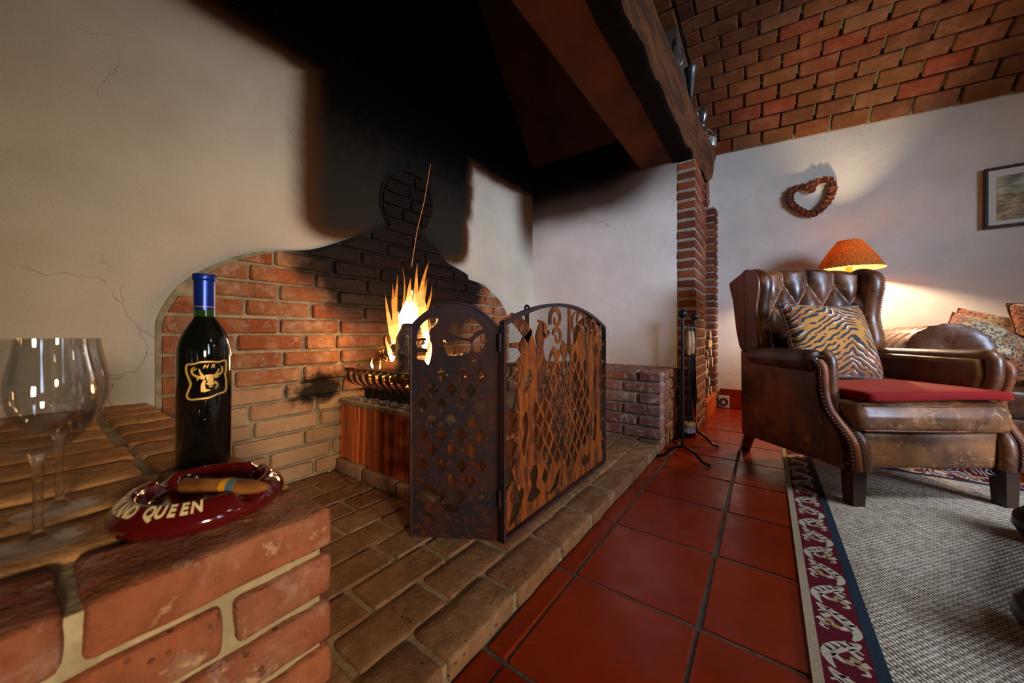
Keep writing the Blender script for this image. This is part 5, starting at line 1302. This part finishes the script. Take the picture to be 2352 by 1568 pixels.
def motif(horizontal, t0, t1, nm):
    sc_ = MB(); nu = MB(); ve = MB(); Z0, Z1 = .0085, .0091
    def mp(a, b, c): return (a, -b, c) if not horizontal else (b, -a, c)
    per = .205; k = 0; t = t0
    def rb(M_, pts, w0, w1, z=(Z0, Z1), wm_=None):
        qq = sm(pts, 5, False); kk = len(qq); ws = [(w0+(w1-w0)*i/(kk-1)) if wm_ is None else max(.0008, wm_*math.sin(PI*(.06+.9*i/(kk-1)))) for i in range(kk)]
        M_.ribbon(qq, ws, z[0], z[1], mp)
    while t < t1:
        for h_ in (0, 1):
            sg = 1 if h_ == 0 else -1; c0 = .059; tt = t+per*h_*.5
            X_ = lambda d: c0+sg*d
            rb(sc_, [(X_(.030), tt), (X_(.020), tt+.012), (X_(-.004), tt+.028), (X_(-.024), tt+.052), (X_(-.030), tt+.075), (X_(-.020), tt+.098)], 0, 0, wm_=.025)
            rb(sc_, [(X_(-.02), tt+.06), (X_(-.004), tt+.070), (X_(.008), tt+.062), (X_(.012), tt+.048)], .014, .003)
            rb(sc_, [(X_(.026), tt+.045), (X_(.012), tt+.034), (X_(.020), tt+.024), (X_(.031), tt+.030)], .012, .003)
            for j_ in range(4): rb(sc_, [(X_(.016-.012*j_), tt+.014+.012*j_), (X_(.002-.012*j_), tt+.006+.012*j_)], .008, .001)
            rb(sc_, [(X_(.034), tt+.055), (X_(.024), tt+.066), (X_(.030), tt+.082), (X_(.018), tt+.088)], .013, .003)
            rb(ve, [(X_(.024), tt+.008), (X_(-.004), tt+.030), (X_(-.026), tt+.066)], .0016, .0008, (Z1, Z1+.0003))
            for (a_x, a_t) in ((.014, .052), (.022, .068), (.004, .066)):
                pts_ = [(X_(a_x-.008), tt+a_t), (X_(a_x), tt+a_t+.003), (X_(a_x+.009), tt+a_t+.002)]
                rb(nu, pts_, 0, 0, (Z1, Z1+.0003), wm_=.0125)
        t += per
    o = obj(nm, sc_.mesh(fix=False), M['scroll'], RG); o['kind'] = 'stuff'
    o = obj(nm+'_nuts', nu.mesh(fix=False), M['nutc'], RG); o['kind'] = 'stuff'
    o = obj(nm+'_veins', ve.mesh(fix=False), M['outl'], RG); o['kind'] = 'stuff'
motif(False, .10, 3.6, 'scroll_pattern'); motif(True, .12, 2.1, 'back_scroll_pattern')
# low dark table whose bun feet show at the right edge
TB = thing('coffee_table', 'very dark low wooden table, only its round bun feet showing at the right edge', 'table', (.506, 1.262, .0075), R(-19))
M['ebony'] = N('ebony_wood').set((.008, .005, .004, 1), .35, spec=.5)
obj('table_top', chambox(.70, .74, .035, .008), M['ebony'], TB, (.37, .318, .4025))
for x_, y_ in ((0, 0), (0, .636), (.68, 0), (.68, .636)):
    pf_ = [(.0001, 0), (.03, 0), (.055, .012), (.072, .045), (.068, .080), (.045, .105), (.03, .12), (.026, .16), (.035, .20), (.03, .30), (.035, .385), (.0001, .385)]
    obj('bun_foot', MB().lathe(pf_, 28).mesh(), M['ebony'], TB, (x_, y_, 0), smooth=60)
# ================================================================== PEWTER ON THE BEAM
M['pewter'] = (lambda n: (n.set(n.mix(n.noise(20, 4), (.22, .22, .22), (.42, .41, .40)), .28, .95), n.m)[1])(N('pewter'))
o = thing('pewter_goblet', 'tall flared pewter goblet on the beam, middle of the three pewter pieces', 'goblet', (-.392, 2.48, 2.03))
obj('cup', MB().lathe([(.0001, .14), (.010, .145), (.018, .19), (.026, .25), (.032, .295), (.040, .312), (.040, .322), (.037, .322), (.030, .300), (.022, .25), (.0001, .19)], 32).mesh(), M['pewter'], o, smooth=50)
obj('stem', MB().lathe([(.0001, 0), (.036, 0), (.034, .008), (.012, .022), (.007, .06), (.014, .085), (.007, .11), (.010, .145), (.0001, .145)], 28).mesh(), M['pewter'], o, smooth=50)
o = thing('pewter_candelabrum', 'bulbous polished pewter candelabrum with curling arms at the beam end', 'candelabrum', (-.375, 2.88, 2.03))
obj('body', MB().lathe([(.0001, 0), (.045, 0), (.043, .012), (.03, .03), (.018, .045), (.030, .07), (.034, .09), (.022, .12), (.010, .14), (.016, .155), (.010, .17), (.022, .19), (.032, .215), (.033, .24), (.026, .268), (.010, .285), (.0001, .29)], 32).mesh(), M['pewter'], o, smooth=50)
for k_ in range(2): obj('arm', MB().tube(smoothpath([(.01, .02+.02*k_, .13-.03*k_), (.04, .05+.03*k_, .125-.03*k_), (.065, .09, .10-.03*k_), (.085, .11, .105-.03*k_)], 5), .003, 8).mesh(), M['pewter'], o, smooth=50)
obj('base_cup', MB().lathe([(.0001, 0), (.03, .0), (.036, .03), (.034, .06), (.0001, .06)], 24).mesh(), N('pale_pewter').set((.6, .58, .54, 1), .3, .7), o, (.045, .05, .0), smooth=40)
o = thing('pewter_jug', 'slim pewter jug with dark pointed lid, nearest of the pewter pieces on the beam', 'jug', (-.398, 2.02, 2.03))
obj('body', MB().lathe([(.0001, 0), (.03, 0), (.026, .02), (.034, .06), (.028, .11), (.016, .14), (.014, .155), (.0001, .155)], 28).mesh(), M['pewter'], o, smooth=50)
obj('lid', MB().lathe([(.014, .155), (.010, .17), (.009, .185), (.006, .20), (.0001, .205)], 20).mesh(), M['ebony'], o, smooth=50)
obj('handle', MB().tube(smoothpath([(.012, 0, .145), (.04, 0, .13), (.042, 0, .08), (.03, 0, .05)], 5), .003, 8).mesh(), M['pewter'], o, smooth=50)
o = thing('pewter_flask', 'small round pewter flask between goblet and candelabrum on the beam', 'flask', (-.385, 2.70, 2.03))
obj('body', MB().lathe([(.0001, 0), (.028, 0), (.036, .03), (.034, .07), (.016, .10), (.010, .12), (.013, .135), (.0001, .14)], 28).mesh(), M['pewter'], o, smooth=50)
obj('ring_handle', MB().tube([(0, .014*math.cos(a), .15+.016*math.sin(a)) for a in [2*PI*i/16 for i in range(17)]], .002, 6, False).mesh(), M['pewter'], o)
